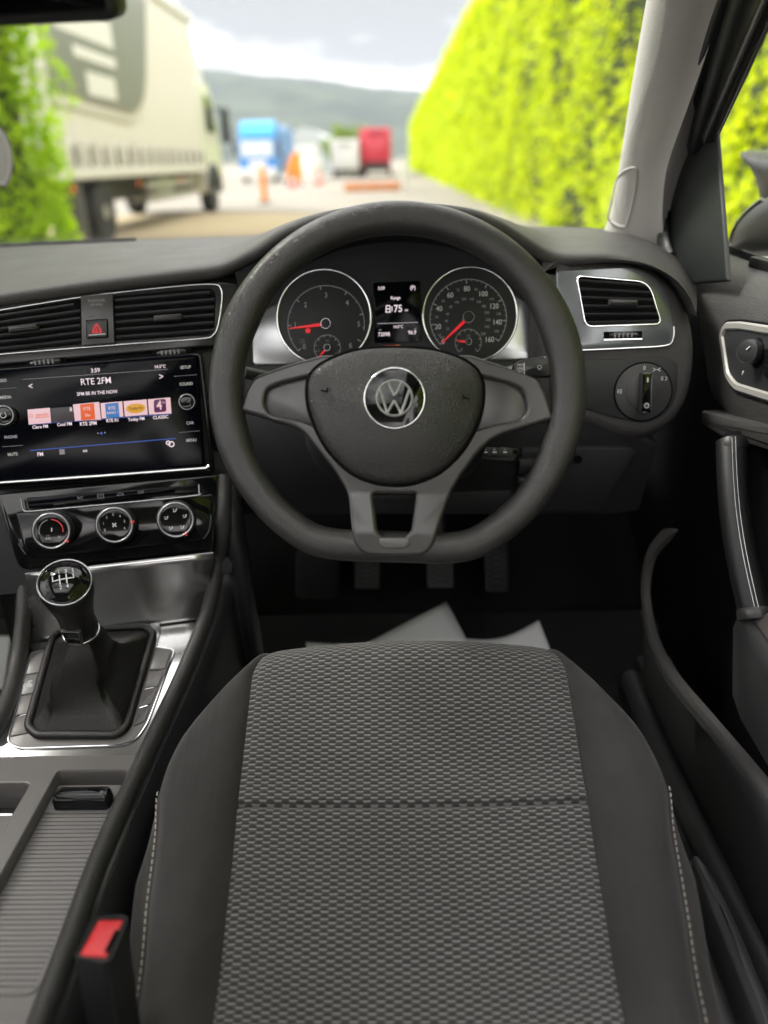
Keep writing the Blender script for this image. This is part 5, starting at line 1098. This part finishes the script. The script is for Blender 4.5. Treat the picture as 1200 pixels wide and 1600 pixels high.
tube('emblem_ring', [FE_.pt(x, y, .0012) for x, y in circ(0, 0, .0288, 64)], .0009, mt['chrome'], em, closed=True, n=8, up=FE_.n)
sweep('badge_ring', [FE_.pt(x, y, .002) for x, y in circ(0, 0, .0168, 64)], [(-.0012, -.0005), (0, .0018), (.0012, -.0005)], mt['badge'], em, closed=True, up=FE_.n, angle=20)
def ridge(pts, wd, name):
    """chrome stroke with a peaked section"""
    for p, q in zip(pts, pts[1:]):
        p, q = V(p), V(q); dd = (q - p).normalized(); m = V((-dd.y, dd.x)) * wd / 2
        loops(name, [[FE_.pt(*(e + m), .0012), FE_.pt(*e, .0036), FE_.pt(*(e - m), .0012)] for e in (p, q)], mt['badge'], em, angle=10)
ridge([(-.0068, .0150), (0, .0022), (.0068, .0150)], .0029, 'letter_stroke'); ridge([(-.0140, .0085), (-.0066, -.0145), (0, -.0022), (.0066, -.0145), (.0140, .0085)], .0029, 'letter_stroke')

# ------------------------------------------------------------------ column, key and stalk
col_ = thing('steering_column', 'dark plastic steering column shroud behind the wheel', 'steering column', FW.pt(0, -.05, -.12))
cs = []
for c, sx, sy, dy in ((-.02, .085, .055, -.012), (-.05, .098, .066, -.02), (-.10, .100, .070, -.022), (-.20, .095, .066, -.02)):
    cs.append([FW.pt(sx * math.copysign(abs(math.cos(t)) ** .6, math.cos(t)), dy + sy * math.copysign(abs(math.sin(t)) ** .6, math.sin(t)), c) for t in [2 * math.pi * i / 36 for i in range(36)]])
loops('shroud', cs, mt['knee'], col_, angle=50)
box('height_lever', -.05, .06, .80, .86, .845, .855, mt['black'], col_, .004)
FQ = Fr(U(773, 706, y=.800), (1, .05, 0), (0, .75, .66))
ky = thing('car_key', 'black flip car key with three buttons in the ignition', 'key', FQ.px(740, 715))
slab('fob', FQ, rnd(FQ.abl([(738, 716), (744, 697), (806, 699), (812, 702), (806, 718), (800, 720)]), .003), -.010, .0, mt['knee'], ky, .0025)
for i, (a0, a1) in enumerate(((752, 764), (766, 779), (781, 797))):
    kbn = slab('key_button', FQ, rnd(FQ.abl([(a0 - 1, 713), (a0 + 1, 699), (a1 + 1, 700), (a1, 713.5)]), .001), 0, .0009, mt['rubber'], ky, .0004); a, b = FQ.ab((a0 + a1) / 2, 706)
    bars('button_icon', FQ, [((a - .0022, b - .001), (a + .0022, b - .001), .0022), ((a - .001, b + .0022), (a + .0012, b + .0024), .0009)], .001, .0009, .0013, mt['print'], kbn)
lathe('ring_hole', FQ.px(805, 706, .0001), FQ.n, [(.0028, 0), (.0028, .0004)], mt['dark'], ky, 16); tube('blade', [FQ.px(742, 712, -.006), FQ.px(715, 716, -.012)], .004, mt['rubber'], ky)
FX = Fr(U(838, 575, y=.84), (1, .0, -.05), (0, .35, .94))
wst = thing('wiper_stalk', 'black wiper stalk with white symbols behind the wheel rim', 'stalk', FX.px(806, 588))
slab('paddle', FX, rnd(FX.abl([(803, 589), (805, 568), (812, 562), (875, 552), (884, 575), (868, 588)]), [.003, .004, .003, .006, .008, .006]), -.016, .0, mt['ventslat'], wst, .004)
for s, u, v in (('HIGH', 813, 570), ('LOW', 813, 576), ('INT', 813, 581), ('0', 813, 586)): ft(FX, s, u, v, 3, mt['print'], wst, .0004)
bars('wipe_scale', FX, [FX.abl([(819, 567), (819, 589)])], .0010, 0, .0004, mt['print'], wst); a, b = FX.ab(843, 574); arcband('wiper_icon', FX, a, b - .001, .0028, .0034, rad(30), rad(150), 0, .0004, mt['print'], wst, 14); bars('wiper_icon', FX, [((a - .0026, b + .001), (a - .001, b - .002)), ((a + .0026, b + .001), (a + .001, b - .002)), ((a - .001, b - .002), (a + .001, b - .002))], .0006, 0, .0004, mt['print'], wst)
bars('interval_marks', FX, [(FX.ab(851 + 4 * i, 559.5 - .6 * i), FX.ab(851 + 4 * i, 557 - 1.0 * i)) for i in range(4)], .0010, 0, .0004, mt['print'], wst)
tube('stalk_arm', [FX.px(806, 580, -.01), FX.px(770, 590, -.03), FX.px(720, 600, -.05)], .008, mt['black'], wst)
lst = thing('indicator_stalk', 'black indicator stalk half hidden behind the wheel on the centre side', 'stalk', FX.px(420, 600))
tube('stalk_arm', [FX.px(480, 598, -.03), FX.px(420, 590, -.012), FX.px(382, 582, 0)], .007, mt['black'], lst)

# ------------------------------------------------------------------ headlamp switch
hs = thing('headlamp_switch', 'round black rotary headlamp switch on the driver outer fascia', 'switch', FD.px(1002, 655))
ca, cb = FD.ab(1003, 612); FH = Fr(FD.pt(ca, cb, .0035), FD.ex, FD.ey); rq = .0345
slab('dial_plate', FH, circ(0, 0, rq, 56), -.002, .0022, mt['doorplastic'], hs, .0012); tube('dial_groove', [FH.pt(x, y, .0010) for x, y in circ(0, 0, rq + .0006, 56)], .0011, mt['dark'], hs, closed=True, n=6, up=FH.n)
lathe('turning_disc', FH.pt(0, 0, .002), FH.n, [(.0218, 0), (.0214, .0012), (.0205, .0016), (.002, .0016)], mt['doorplastic'], hs, 48)
kp = rnd([(-.0062, -.0245), (.0062, -.0245), (.0056, .0235), (-.0056, .0235)], .0015)
kg = slab('knob_grip', FH, kp, .003, .016, mt['black'], hs, .002); slab('grip_face', FH, inset(kp, .0018), .0158, .0168, mt['piano'], kg, .0005)
bars('grip_mark', FH, [((0, .012), (0, .017))], .0016, .0168, .0173, mt['print'], kg); bars('grip_icon', FH, [((.0016 * math.cos(t), -.016 + .0016 * math.sin(t)), (.0036 * math.cos(t), -.016 + .0036 * math.sin(t))) for t in [math.pi * i / 4 for i in range(8)]], .0009, .0168, .0173, mt['print'], kg)
frame('grip_edge', FH, inset(kp, .0005), .0006, .0155, .0168, mt['silver'], kg, .0002)
text('0', FH, 0, .0285, .0048, mt['print'], hs, .0026); bars('fog_icon', FH, [((-.0295, .001 + d), (-.0262, .001 + d)) for d in (-.002, 0, .002)] + [((-.031, -.001), (-.031, .0035))], .0009, .0022, .0026, mt['print'], hs)
bars('side_light_icon', FH, [((.0105, .0245), (.0135, .0265)), ((.0105, .0285), (.0135, .0265)), ((.0165, .0265), (.0145, .0265)), ((.0195, .0285), (.0165, .0265)), ((.0195, .0245), (.0165, .0265))], .0008, .0022, .0026, mt['print'], hs); arcband('beam_icon', FH, .0255, .0155, .0018, .0026, rad(-90), rad(90), .0022, .0026, mt['print'], hs, 12); bars('beam_icon', FH, [((.0205, .0155 + d), (.0235, .0158 + d)) for d in (-.0017, 0, .0017)], .0008, .0022, .0026, mt['print'], hs)

# ================================================================== DRIVER'S DOOR
dr_ = thing('driver_door', 'driver door with dark grained trim, silver switch bezel, pull handle and pocket', 'door', (.45, .4, .35))
FO = Fr((.398, .9, .98), (0, -1, 0), (0, 0, 1))
def yf(z): return lin([(.60, .90), (.86, .965), (.90, .985), (.94, 1.005), (.98, 1.04), (1.01, 1.08), (1.035, 1.13), (1.055, 1.18), (1.08, 1.20)], z)
sec = [(.485, 1.062), (.470, 1.066), (.452, 1.064), (.436, 1.056), (.420, 1.042), (.408, 1.022), (.401, 1.0), (.398, .975), (.398, .95), (.399, .928), (.403, .912), (.410, .903), (.425, .897)]
rows = []
for x, z in sec:
    y1 = yf(z); rows.append([V((x + (.012 * (1 - t / .06) ** 2 if t < .06 else 0), y1 + (-.5 - y1) * t, z + .012 * t)) for t in (0, .01, .03, .06, .12, .2, .35, .5, .7, 1)])
grid('upper_trim', rows, mt['doorfoam'], dr_, angle=70)
# glossy leading edge turned towards the dash
rows2 = [[V((x + .012, yf(z), z)) for x, z in sec], [V((x + .05, yf(z) + .015, z)) for x, z in sec]]
grid('leading_edge', rows2, mt['doorplastic'], dr_)
bz = rnd(FO.abl([(1127, 524), (1135, 503), (1160, 502), (1330, 526), (1330, 668), (1150, 610), (1137, 590)]), [.008, .01, .01, .02, .02, .014, .008])
mt['bezel'] = M('satin_bezel', (.46, .45, .42), .38, metal=.45)
frame('switch_bezel', FO, bz, .0095, -.002, .0042, mt['bezel'], dr_, .002)
slab('switch_plate', FO, inset(bz, .008), -.003, .0015, mt['knee'], dr_, .0008)
tube('bezel_groove', [FO.pt(a, b, .001) for a, b in inset(bz, -.001)], .0016, mt['dark'], dr_, closed=True, n=6, up=FO.n)
kx = FO.px(1184, 549, .0015); kdir = V((-.86, -.46, .12)).normalized()
lathe('mirror_knob_base', FO.px(1184, 552, .0012), FO.n, [(.0165, 0), (.0165, .0012), (.012, .0016)], mt['dark'], dr_, 32)
kk = lathe('mirror_knob', kx, kdir, [(.0120, 0), (.0122, .006), (.0130, .0065), (.0130, .0165), (.0122, .018), (.0108, .0186), (.002, .0188)], mt['black'], dr_, 36)
bars('knob_mark', Fr(kx + kdir * .0192, kdir.cross(V((0, 0, 1))) * -1, (0, 0, 1)), [((0, .002), (.0035, .006))], .0012, -.0005, .0004, mt['print'], kk)
tube('knob_ring', [kx + kdir * .018 + (kdir.orthogonal().normalized() * math.cos(t) + kdir.cross(kdir.orthogonal().normalized()) * math.sin(t)) * .0122 for t in [2 * math.pi * i / 32 for i in range(32)]], .0006, mt['spoke'], kk, closed=True, n=6, up=kdir)
for u, v in ((1184, 536), (1192, 545), (1163, 583)):
    a, b = FO.ab(u, v); bars('position_mark', FO, [((a - .0015, b - .0022), (a + .0015, b + .0022)), ((a - .002, b + .001), (a + .001, b + .0028))], .0009, .0015, .002, mt['print'], dr_)
slab('window_switch', FO, rnd(FO.abl([(1199, 545), (1290, 558), (1290, 620), (1199, 588)]), .003), .0015, .004, mt['piano'], dr_, .001)
# waist band with coarse grain
bnd = [(1094, 641), (1122, 649), (1300, 690), (1300, 735), (1125, 682), (1095, 664)]
FB2 = Fr((.386, .9, .9), (0, -1, 0), (0, 0, 1)); slab('waist_band', FB2, rnd(FB2.abl(bnd), .003), -.05, .0, mt['doorfoam'], dr_, .005)
# inner skin recessed below the band
build('inner_skin', [V((.455, 1.16, .92)), V((.455, -.5, .92)), V((.460, -.5, .34)), V((.460, 1.16, .34))], [(0, 1, 2, 3)], mt['dark'], dr_)
# pull handle
h0, h1 = U(1143, 690, x=.372), U(1178, 952, x=.372)
hpth = [h0.lerp(h1, t) + V((-.006 * math.sin(math.pi * t), 0, 0)) for t in [i / 16 for i in range(17)]]
sweep('pull_handle', hpth, circ(0, 0, .0150, 24, .0165), mt['rubber'], dr_, up=(-1, 0, 0))
dirh = (h1 - h0).normalized(); hv = (CAM - h0.lerp(h1, .5)); hv = (hv - dirh * hv.dot(dirh)).normalized(); hs2 = dirh.cross(hv)
if hs2.x < 0: hs2 = -hs2
for off in (.0010, .0046): tube('handle_inlay', [p + hv * .0155 + hs2 * off for p in hpth], .0007, mt['silver'], dr_, n=8)
lathe('handle_ferrule', h1 - dirh * .001, dirh, [(.0165, 0), (.0175, .004), (.0170, .010), (.016, .012)], mt['spoke'], dr_, 28); lathe('handle_ferrule', h0 + dirh * .012, -dirh, [(.0155, 0), (.0165, .004), (.016, .011), (.015, .014)], mt['rubber'], dr_, 28)
sweep('handle_back', [p + V((.03, .02, 0)) for p in hpth], circ(0, 0, .014, 12, .03), mt['dark'], dr_, up=(-1, 0, 0))
# armrest
A = h1
loops('armrest', [[V((x, y, z)) for x, z in ((.460, A.z - .16), (.366 + q, A.z - .12), (.352 + q, A.z - .03), (.356 + q, A.z - .012 + dz), (.372 + q, A.z - .004 + dz), (.460, A.z - .002 + dz))] for y, q, dz in ((A.y + .03, .022, .018), (A.y + .012, .008, .004), (A.y - .03, 0, -.002), (A.y - .2, -.004, -.002), (A.y - .75, -.004, .0))], mt['doorplastic'], dr_, angle=50)
mt['lip'] = M('pocket_lip', (.13, .125, .122), .5)
mt['armcloth'] = M('armrest_cloth', (.085, .072, .068), .85, grain=('rib', 220, .0006, .6))
loops('armrest_pad', [[V((x, y, z)) for x, z in ((.455, A.z + .004 + dz), (.395, A.z + .008 + dz), (.372 + q, A.z + .004 + dz), (.364 + q, A.z - .006 + dz), (.372 + q, A.z - .012), (.455, A.z - .012))] for y, q, dz in ((A.y - .004, .014, -.004), (A.y - .012, .004, 0), (A.y - .05, 0, .004), (A.y - .7, 0, .004))], mt['armcloth'], dr_, angle=50)
# pocket: lip, wall and opening
XP = .368
lipx = [(1058, 828), (1040, 837), (1018, 866), (1009, 905), (1010, 945), (1022, 1000), (1052, 1058), (1108, 1126), (1165, 1194), (1235, 1280)]
LP_ = [U(p[0], p[1], x=XP) for p in smooth(lipx, 6)]
e = LP_[-1]; LP_ += [V((XP, e.y - .15 * i, e.z + .004 * i)) for i in (1, 2, 3, 4)]
sweep('pocket_lip', LP_, lambda t: [(a * min(1, .15 + t * 9), b * min(1, .15 + t * 9)) for a, b in ((-.008, -.005), (-.008, .004), (0, .0062), (.008, .004), (.008, -.005), (0, -.0065))], mt['lip'], dr_, up=(-1, 0, 0))
LPW = LP_[24:]
rows = [LPW, [p + V((-.004, .004, -.012)) for p in LPW]]
for z_, dx in ((.56, .004), (.50, .008), (.43, .018), (.355, .045)): rows.append([V((XP + dx, p.y + .03 * min(1, k / 8) + .004, min(z_, p.z - .016))) for k, p in enumerate(LPW)])
grid('pocket_wall', rows, mt['pocketwall'], dr_, thick=.004, angle=60)
grid('pocket_front', [LP_[4:26], [p + V((.012, .03, -.004)) for p in LP_[4:26]], [p + V((.05, .10, -.02)) for p in LP_[4:26]]], mt['dark'], dr_, angle=60)
box('lower_skin', .40, .46, -.5, 1.1, .33, .42, mt['doorplastic'], dr_, .01)
lr_ = box('door_reflector', .392, .399, .42, .50, .425, .44, mt['redl'], dr_, .002)
# mirror triangle, window frame and seals
tri = [U(p[0], p[1], x=.404) for p in rnd([(1044, 280), (1096, 206), (1121, 206), (1139, 440), (1058, 446), (1046, 350)], [14, 10, 3, 3, 10, 20])]
ctr = sum(tri, V()) / len(tri)
loops('mirror_triangle', [[p + V((.003, .0, 0)) for p in tri], tri, [p.lerp(ctr, .03) + V((-.002, 0, 0)) for p in tri]], mt['pillarblack'], dr_, angle=60)
gapp = [U(p[0], p[1], x=.400) for p in smooth([(1043, 276), (1044, 320), (1048, 370), (1054, 408)], 5)]; tube('triangle_gap', gapp, .0018, mt['dark'], dr_, n=8)
edge = [U(p[0], p[1], x=.396) for p in smooth([(1034, 268), (1031, 300), (1033, 340), (1040, 390), (1046, 408)], 5)]
sweep('triangle_flange', edge, circ(0, 0, .009, 12, .016), mt['doorplastic'], dr_, up=(0, 0, 1))
# upper frame: runs up and back above the side glass
def bar(px0, px1, x0, x1, wd, name, m, dp, n=10):
    a, b = U(*px0, x=x0), U(*px1, x=x1); dd = b - a; pts = [a + dd * t for t in [i / n for i in range(n + 1)]] + [b + dd * .5 + V((-.02, -.1, -.03)), b + dd * .5 + V((-.03, -.55, .0))]
    return sweep(name, smooth(pts, 2), rnd([(-wd, -dp), (wd, -dp), (wd, dp), (-wd, dp)], min(wd, dp) * .7, 3), m, dr_, up=(-1, 0, 0))
bar((1088, 212), (1213, -180), .404, .320, .026, 'window_frame', mt['rubber'], .012)
bar((1109, 214), (1286, -180), .392, .311, .0075, 'frame_seal', mt['piano'], .009)
bar((1052, 246), (1198, -180), .398, .312, .006, 'door_seal', mt['rubber'], .010)
# side glass and waist seal
slab('window_glass', Fr((.462, .5, 1.06), (0, -1, 0), (-.12, 0, 1)), [(-.62, .0), (1.0, .0), (1.0, .36), (-.05, .36), (-.30, .33), (-.56, .11)], 0, .004, mt['sideglass'], dr_, .0005)
box('waist_seal', .452, .468, -.5, 1.03, 1.064, 1.078, mt['rubber'], dr_, .003)
lathe('lock_pin', U(1118, 432, x=.43), (0, 0, 1), [(.006, -.004), (.006, .002), (.004, .004)], mt['silver'], dr_, 16)

# door sill beside the seat
sil = thing('door_sill', 'padded dark sill trim between the seat and the open door gap', 'sill', (.40, .4, .30))
sp0 = [U(p[0], p[1], z=.41) for p in smooth([(985, 1062), (1040, 1195), (1090, 1300), (1140, 1400), (1185, 1490), (1240, 1600)], 4)]
e = sp0[-1]; sp0 += [V((e.x, e.y - .2 * i, e.z)) for i in (1, 2)]
sweep('sill_trim', sp0, circ(0, 0, .016, 14, .020), mt['pocketwall'], sil, up=(0, 0, 1)); grid('sill_side', [[p + V((-.012, 0, -.008)) for p in sp0], [p + V((-.05, 0, -.11)) for p in sp0]], mt['black'], sil, thick=.004)
tube('sill_seal', [p + V((.018, 0, .004)) for p in sp0], .006, mt['rubber'], sil)

# ------------------------------------------------------------------ door mirror outside
dm = thing('door_mirror', 'glossy black exterior door mirror with pointed horn cap outside the side window', 'mirror', (.62, 1.1, 1.05))
def mo(pts, x, dx, name, m, bulge=.02):
    P = [U(p[0], p[1], x=x) for p in pts]; c = sum(P, V()) / len(P)
    return loops(name, [[p + V((dx, .03, 0)) for p in P], P, [p.lerp(c, .15) + V((-bulge * .6, -bulge * .5, 0)) for p in P], [p.lerp(c, .55) + V((-bulge, -bulge, 0)) for p in P]], m, dm, angle=50)
mo([tuple(p) for p in smooth([(1142, 402), (1142, 378), (1150, 355), (1168, 332), (1192, 313), (1240, 290), (1320, 290), (1340, 340), (1330, 402), (1240, 402)], 4, True)], .56, .10, 'shell', mt['rubber'])
mo([tuple(p) for p in smooth([(1156, 240), (1172, 262), (1184, 290), (1194, 330), (1230, 345), (1300, 340), (1320, 262), (1240, 250), (1195, 246)], 3, True)], .60, .08, 'horn_cap', mt['rubber'], .01)
hp_ = [U(p[0], p[1], x=.595) for p in [(1156, 238), (1200, 239), (1330, 245), (1330, 285), (1230, 276), (1180, 262)]]
build('cap_top_sheen', hp_ + [p + V((.02, .01, .004)) for p in hp_], [(0, 1, 2, 3, 4, 5), (6, 7, 8, 9, 10, 11)] + [(i, (i + 1) % 6, (i + 1) % 6 + 6, i + 6) for i in range(6)], mt['grey_gloss'], dm)  # silvery top face: the sky's reflection is put into its colour
tube('shell_edge', [U(p[0], p[1], x=.553) for p in smooth([(1141, 395), (1141, 376), (1149, 353), (1167, 330), (1191, 311)], 5)], .003, mt['silver'], dm, n=8)
fp_ = [U(p[0], p[1], x=.545) for p in [(1139, 400), (1340, 404), (1340, 480), (1139, 452)]]
loops('mirror_foot', [[p + V((.09, 0, 0)) for p in fp_], fp_], mt['lorrywhite'], dm)
wp_ = [U(p[0], p[1], x=.540) for p in [(1139, 438), (1170, 424), (1340, 400), (1340, 490), (1139, 452)]]
loops('foot_gusset', [[p + V((.004, 0, 0)) for p in wp_], wp_], mt['gravelgrey'], dm)

# ------------------------------------------------------------------ windscreen pillar
pil = thing('windscreen_pillar', 'pale beige cloth windscreen pillar trim on the driver side', 'pillar', (.37, 1.3, 1.08))
Lp = [(1052, -260, .86), (1031, -120, .95), (1010, 0, 1.035), (996, 80, 1.09), (983, 160, 1.145), (971, 240, 1.205), (959, 310, 1.265), (950, 345, 1.30), (938, 372, 1.335)]
Rp = [(1222, -260, .70), (1170, -120, .80), (1131, 0, .905), (1102, 90, .985), (1072, 175, 1.06), (1044, 255, 1.13), (1036, 310, 1.165), (1036, 360, 1.185), (1042, 412, 1.20)]
rows = []
PL, PR = smooth([V(p) for p in Lp], 4), smooth([V(p) for p in Rp], 4)
for a, b in zip(PL, PR):
    A_, B_ = U(a.x, a.y, y=a.z), U(b.x, b.y, y=b.z); ax_ = V((0, -.62, .72)); w_ = B_ - A_; nn = w_.cross(ax_).normalized()
    if nn.y > 0: nn = -nn
    row = [A_ + V((.03, .06, 0)), A_ + V((.004, .012, 0))]
    for k in range(11):
        t = k / 10; row.append(A_.lerp(B_, t) + nn * (.020 * math.sin(math.pi * min(1, t * 1.15)) ** .8 if t * 1.15 < 1 else 0))
    row += [B_ + V((.01, .02, 0)), B_ + V((.05, .05, 0))]; rows.append(row)
grid('pillar_trim', rows, mt['pillar'], pil, angle=80)
# airbag label recess
lab = [(950, 338), (957, 306), (963, 282), (974, 268), (988, 262), (995, 266), (993, 290), (986, 326), (979, 350), (972, 354), (958, 348)]
def on_pillar(u, v, off):
    r = ray(u, v); best = None
    for i in range(len(rows) - 1):
        for j in range(2, 12):
            p, q, s_ = rows[i][j], rows[i][j + 1], rows[i + 1][j]; n_ = (q - p).cross(s_ - p)
            if n_.length < 1e-12 or abs(r.dot(n_)) < 1e-12: continue
            t = (p - CAM).dot(n_) / r.dot(n_); h = CAM + r * t; e1_, e2_ = q - p, s_ - p; w2 = h - p
            d11, d12, d22 = e1_.dot(e1_), e1_.dot(e2_), e2_.dot(e2_); b1, b2 = w2.dot(e1_), w2.dot(e2_); dt = d11 * d22 - d12 * d12
            if abs(dt) < 1e-18: continue
            a1, a2 = (d22 * b1 - d12 * b2) / dt, (d11 * b2 - d12 * b1) / dt
            if -.05 <= a1 <= 1.05 and -.05 <= a2 <= 1.05: best = h
    return (best - r.normalized() * off) if best else U(u, v, y=1.24)
cir = [on_pillar(p.x, p.y, .0012) for p in smooth(lab, 4, True)]
tube('airbag_label_outline', cir, .0013, mt['pillar'], pil, closed=True, n=8)
tube('base_flange', [U(p[0], p[1], y=p[2]) for p in smooth([(936, 372, 1.33), (960, 380, 1.30), (990, 390, 1.26), (1015, 404, 1.22)], 4)], .006, mt['pillar'], pil)
# windscreen glass
ws = thing('windscreen', 'clear windscreen glass above the dashboard', 'windscreen', (CX, 1.5, 1.06))
rows = []
for i in range(9):
    t = i / 8; row = []
    for k in range(17):
        q = -1 + 2 * k / 16; hw = .755 - .075 * t; y = 1.53 - .16 * q * q + (.85 - 1.53 + .10 * q * q) * t; z = 1.058 + .41 * t - .012 * q * q * t
        row.append(V((CX + q * hw, y, z)))
    rows.append(row)
grid('glass_pane', rows, mt['glass'], ws, thick=.004, angle=80)

# ------------------------------------------------------------------ rear-view mirror and hanging tag
FM = Fr(U(90, 12, y=.64), U(165, 32, y=.64) - U(0, 42, y=.64), (0, -.22, 1))
rv = thing('rear_view_mirror', 'black framed interior rear view mirror at the windscreen top', 'mirror', FM.pt(-.08, .03, -.05))
a1, b1 = FM.ab(187, 36); mr_o = rnd([(a1 - .245, b1 + .068), (a1 - .002, b1 + .068), (a1, b1 + .001), (a1 - .235, b1 + .004)], .012)
dome('housing', FM, mr_o, -.03, -.002, .0, mt['black'], rv, .004, 2)
slab('mirror_glass', FM, inset(mr_o, .007), -.001, .0012, mt['mirror'], rv, .0005)
tube('stem', [FM.pt(a1 - .12, b1 + .06, -.025), FM.pt(a1 - .12, b1 + .10, -.06), V((CX, .82, 1.47))], .012, mt['black'], rv)
tg_ = thing('hanging_tag', 'grey card air freshener hanging from the mirror at the picture edge', 'air freshener', U(0, 290, y=.66))
FTg = Fr(U(-14, 240, y=.66), (1, -.15, 0), (0, 0, 1))
to_ = FTg.abl([tuple(p) for p in smooth([(-50, 200), (-28, 190), (-6, 196), (10, 212), (19, 238), (20, 262), (14, 284), (4, 291), (-24, 280), (-48, 262), (-58, 230)], 4, True)])
slab('card', FTg, to_, -.001, .0006, mt['tagpaper'], tg_, .0002); tube('card_edge', [FTg.pt(a, b, .0008) for a, b in inset(to_, .0025)], .0004, mt['print'], tg_, closed=True, n=6, up=FTg.n)
ft(FTg, 'RELAX', 5, 277, 4.5, mt['print'], tg_, .0012, rot=.5) if False else None
tube('string', [FTg.px(-14, 200, 0), FTg.px(-14, 30, 0)], .0006, mt['print'], tg_, n=6)

# ------------------------------------------------------------------ pedals and papers
def pedal(label, u, v, y, wpx, hpx, tilt=.55):
    F = Fr(U(u, v, y=y), (1, 0, 0), (0, tilt, 1)); t = thing('pedal', label, 'pedal', U(u, v + hpx / 2, y=y), 'foot pedals')
    k = y / 1.0 / FPX * 1.12; hw, hh = wpx / 2 * k, hpx / 2 * k
    slab('pad', F, rnd([(-hw, -hh), (hw, -hh), (hw * 1.05, hh), (-hw * 1.05, hh)], .006), -.008, .0, mt['pedal'], t, .003)
    n_ = max(3, int(hh * 2 / .012)); bars('tread', F, [((-hw * .8, -hh * .85 + i * hh * 1.7 / n_), (hw * .8, -hh * .85 + (i + .9) * hh * 1.7 / n_)) for i in range(n_)] + [((hw * .8, -hh * .85 + i * hh * 1.7 / n_), (-hw * .8, -hh * .85 + (i + .9) * hh * 1.7 / n_)) for i in range(n_)], .003, 0, .002, mt['knee'], t)
    tube('arm', [F.pt(0, hh * .5, -.008), F.pt(0, hh + .05, .0), F.pt(0, hh + .25, .05)], .010, mt['pedal'], t)
pedal('dark clutch pedal, the one nearest the centre console', 573, 895, 1.24, 40, 52); pedal('metallic brake pedal in the middle of the footwell', 688, 880, 1.22, 42, 78); pedal('tall accelerator pedal nearest the door', 776, 880, 1.25, 36, 92, .45)
def sheet(label, pts, curl, z0=.388):
    P = [U(p[0], p[1], z=z0 + p[2]) for p in pts]; n_ = 10
    g = []
    for i in range(n_ + 1):
        r_ = []
        for j in range(n_ + 1):
            s_, t = i / n_, j / n_; r_.append(P[0].lerp(P[1], t).lerp(P[3].lerp(P[2], t), s_) + V((0, 0, curl * math.sin(math.pi * t) * (1 - s_) + curl * .4 * math.sin(3 * t + 2 * s_))))
        g.append(r_)
    o = grid('paper_sheet', g, mt['paper'], None, thick=.0006); return tag(o, label, 'paper', 'protective papers on the floor')
sheet('white paper sheet on the floor, its corner pointing up between the pedals', [(697, 940, .085), (742, 1024, .055), (720, 1130, .016), (470, 1060, .016)], .0)
sheet('white paper sheet on the floor below the clutch pedal', [(478, 1004, .035), (600, 1010, .035), (680, 1120, .006), (500, 1120, .006)], .0)
sheet('white paper sheet with curved edge on the floor nearest the door', [(728, 998, .055), (842, 969, .07), (874, 1060, .02), (700, 1090, .012)], -.012)
sheet('pale paper in the passenger footwell beside the console rail', [(-60, 992, .008), (18, 994, .008), (6, 1076, .008), (-80, 1076, .008)], 0)
# cowl side closing the gap between dashboard and door
cw = thing('cowl_side', 'black side wall between the dashboard end and the door', 'trim panel', (.44, 1.2, .35))
build('cowl_panel', [V((.49, .85, .36)), V((.49, 1.62, .36)), V((.49, 1.62, 1.06)), V((.49, 1.20, 1.075)), V((.49, .85, 1.06))], [(0, 1, 2, 3, 4)], mt['dark'], cw)
# footwell side trims
frt = thing('foot_rest', 'dark foot rest at the console side of the driver footwell', 'foot rest', (-.17, 1.3, .3))
slab('rest', Fr((-.165, 1.32, .40), (1, 0, 0), (0, .6, .8)), rnd([(-.045, -.11), (.045, -.11), (.045, .11), (-.045, .11)], .015), -.03, 0, mt['carpet'], frt, .008)

# ------------------------------------------------------------------ haze over the valley
hzm = bpy.data.materials.new('air'); hzm.use_nodes = True; hn = hzm.node_tree.nodes; hn.remove(hn['Principled BSDF'])
pv = hn.new('ShaderNodeVolumePrincipled'); pv.inputs['Color'].default_value = (.72, .83, 1.0, 1); pv.inputs['Density'].default_value = .00005; pv.inputs['Anisotropy'].default_value = .2
hzm.node_tree.links.new(pv.outputs[0], hn['Material Output'].inputs['Volume'])
tag(box('haze', -6200, 6200, -400, 9200, -25, 520, hzm), 'thin blue air over the valley', None, None, 'stuff')
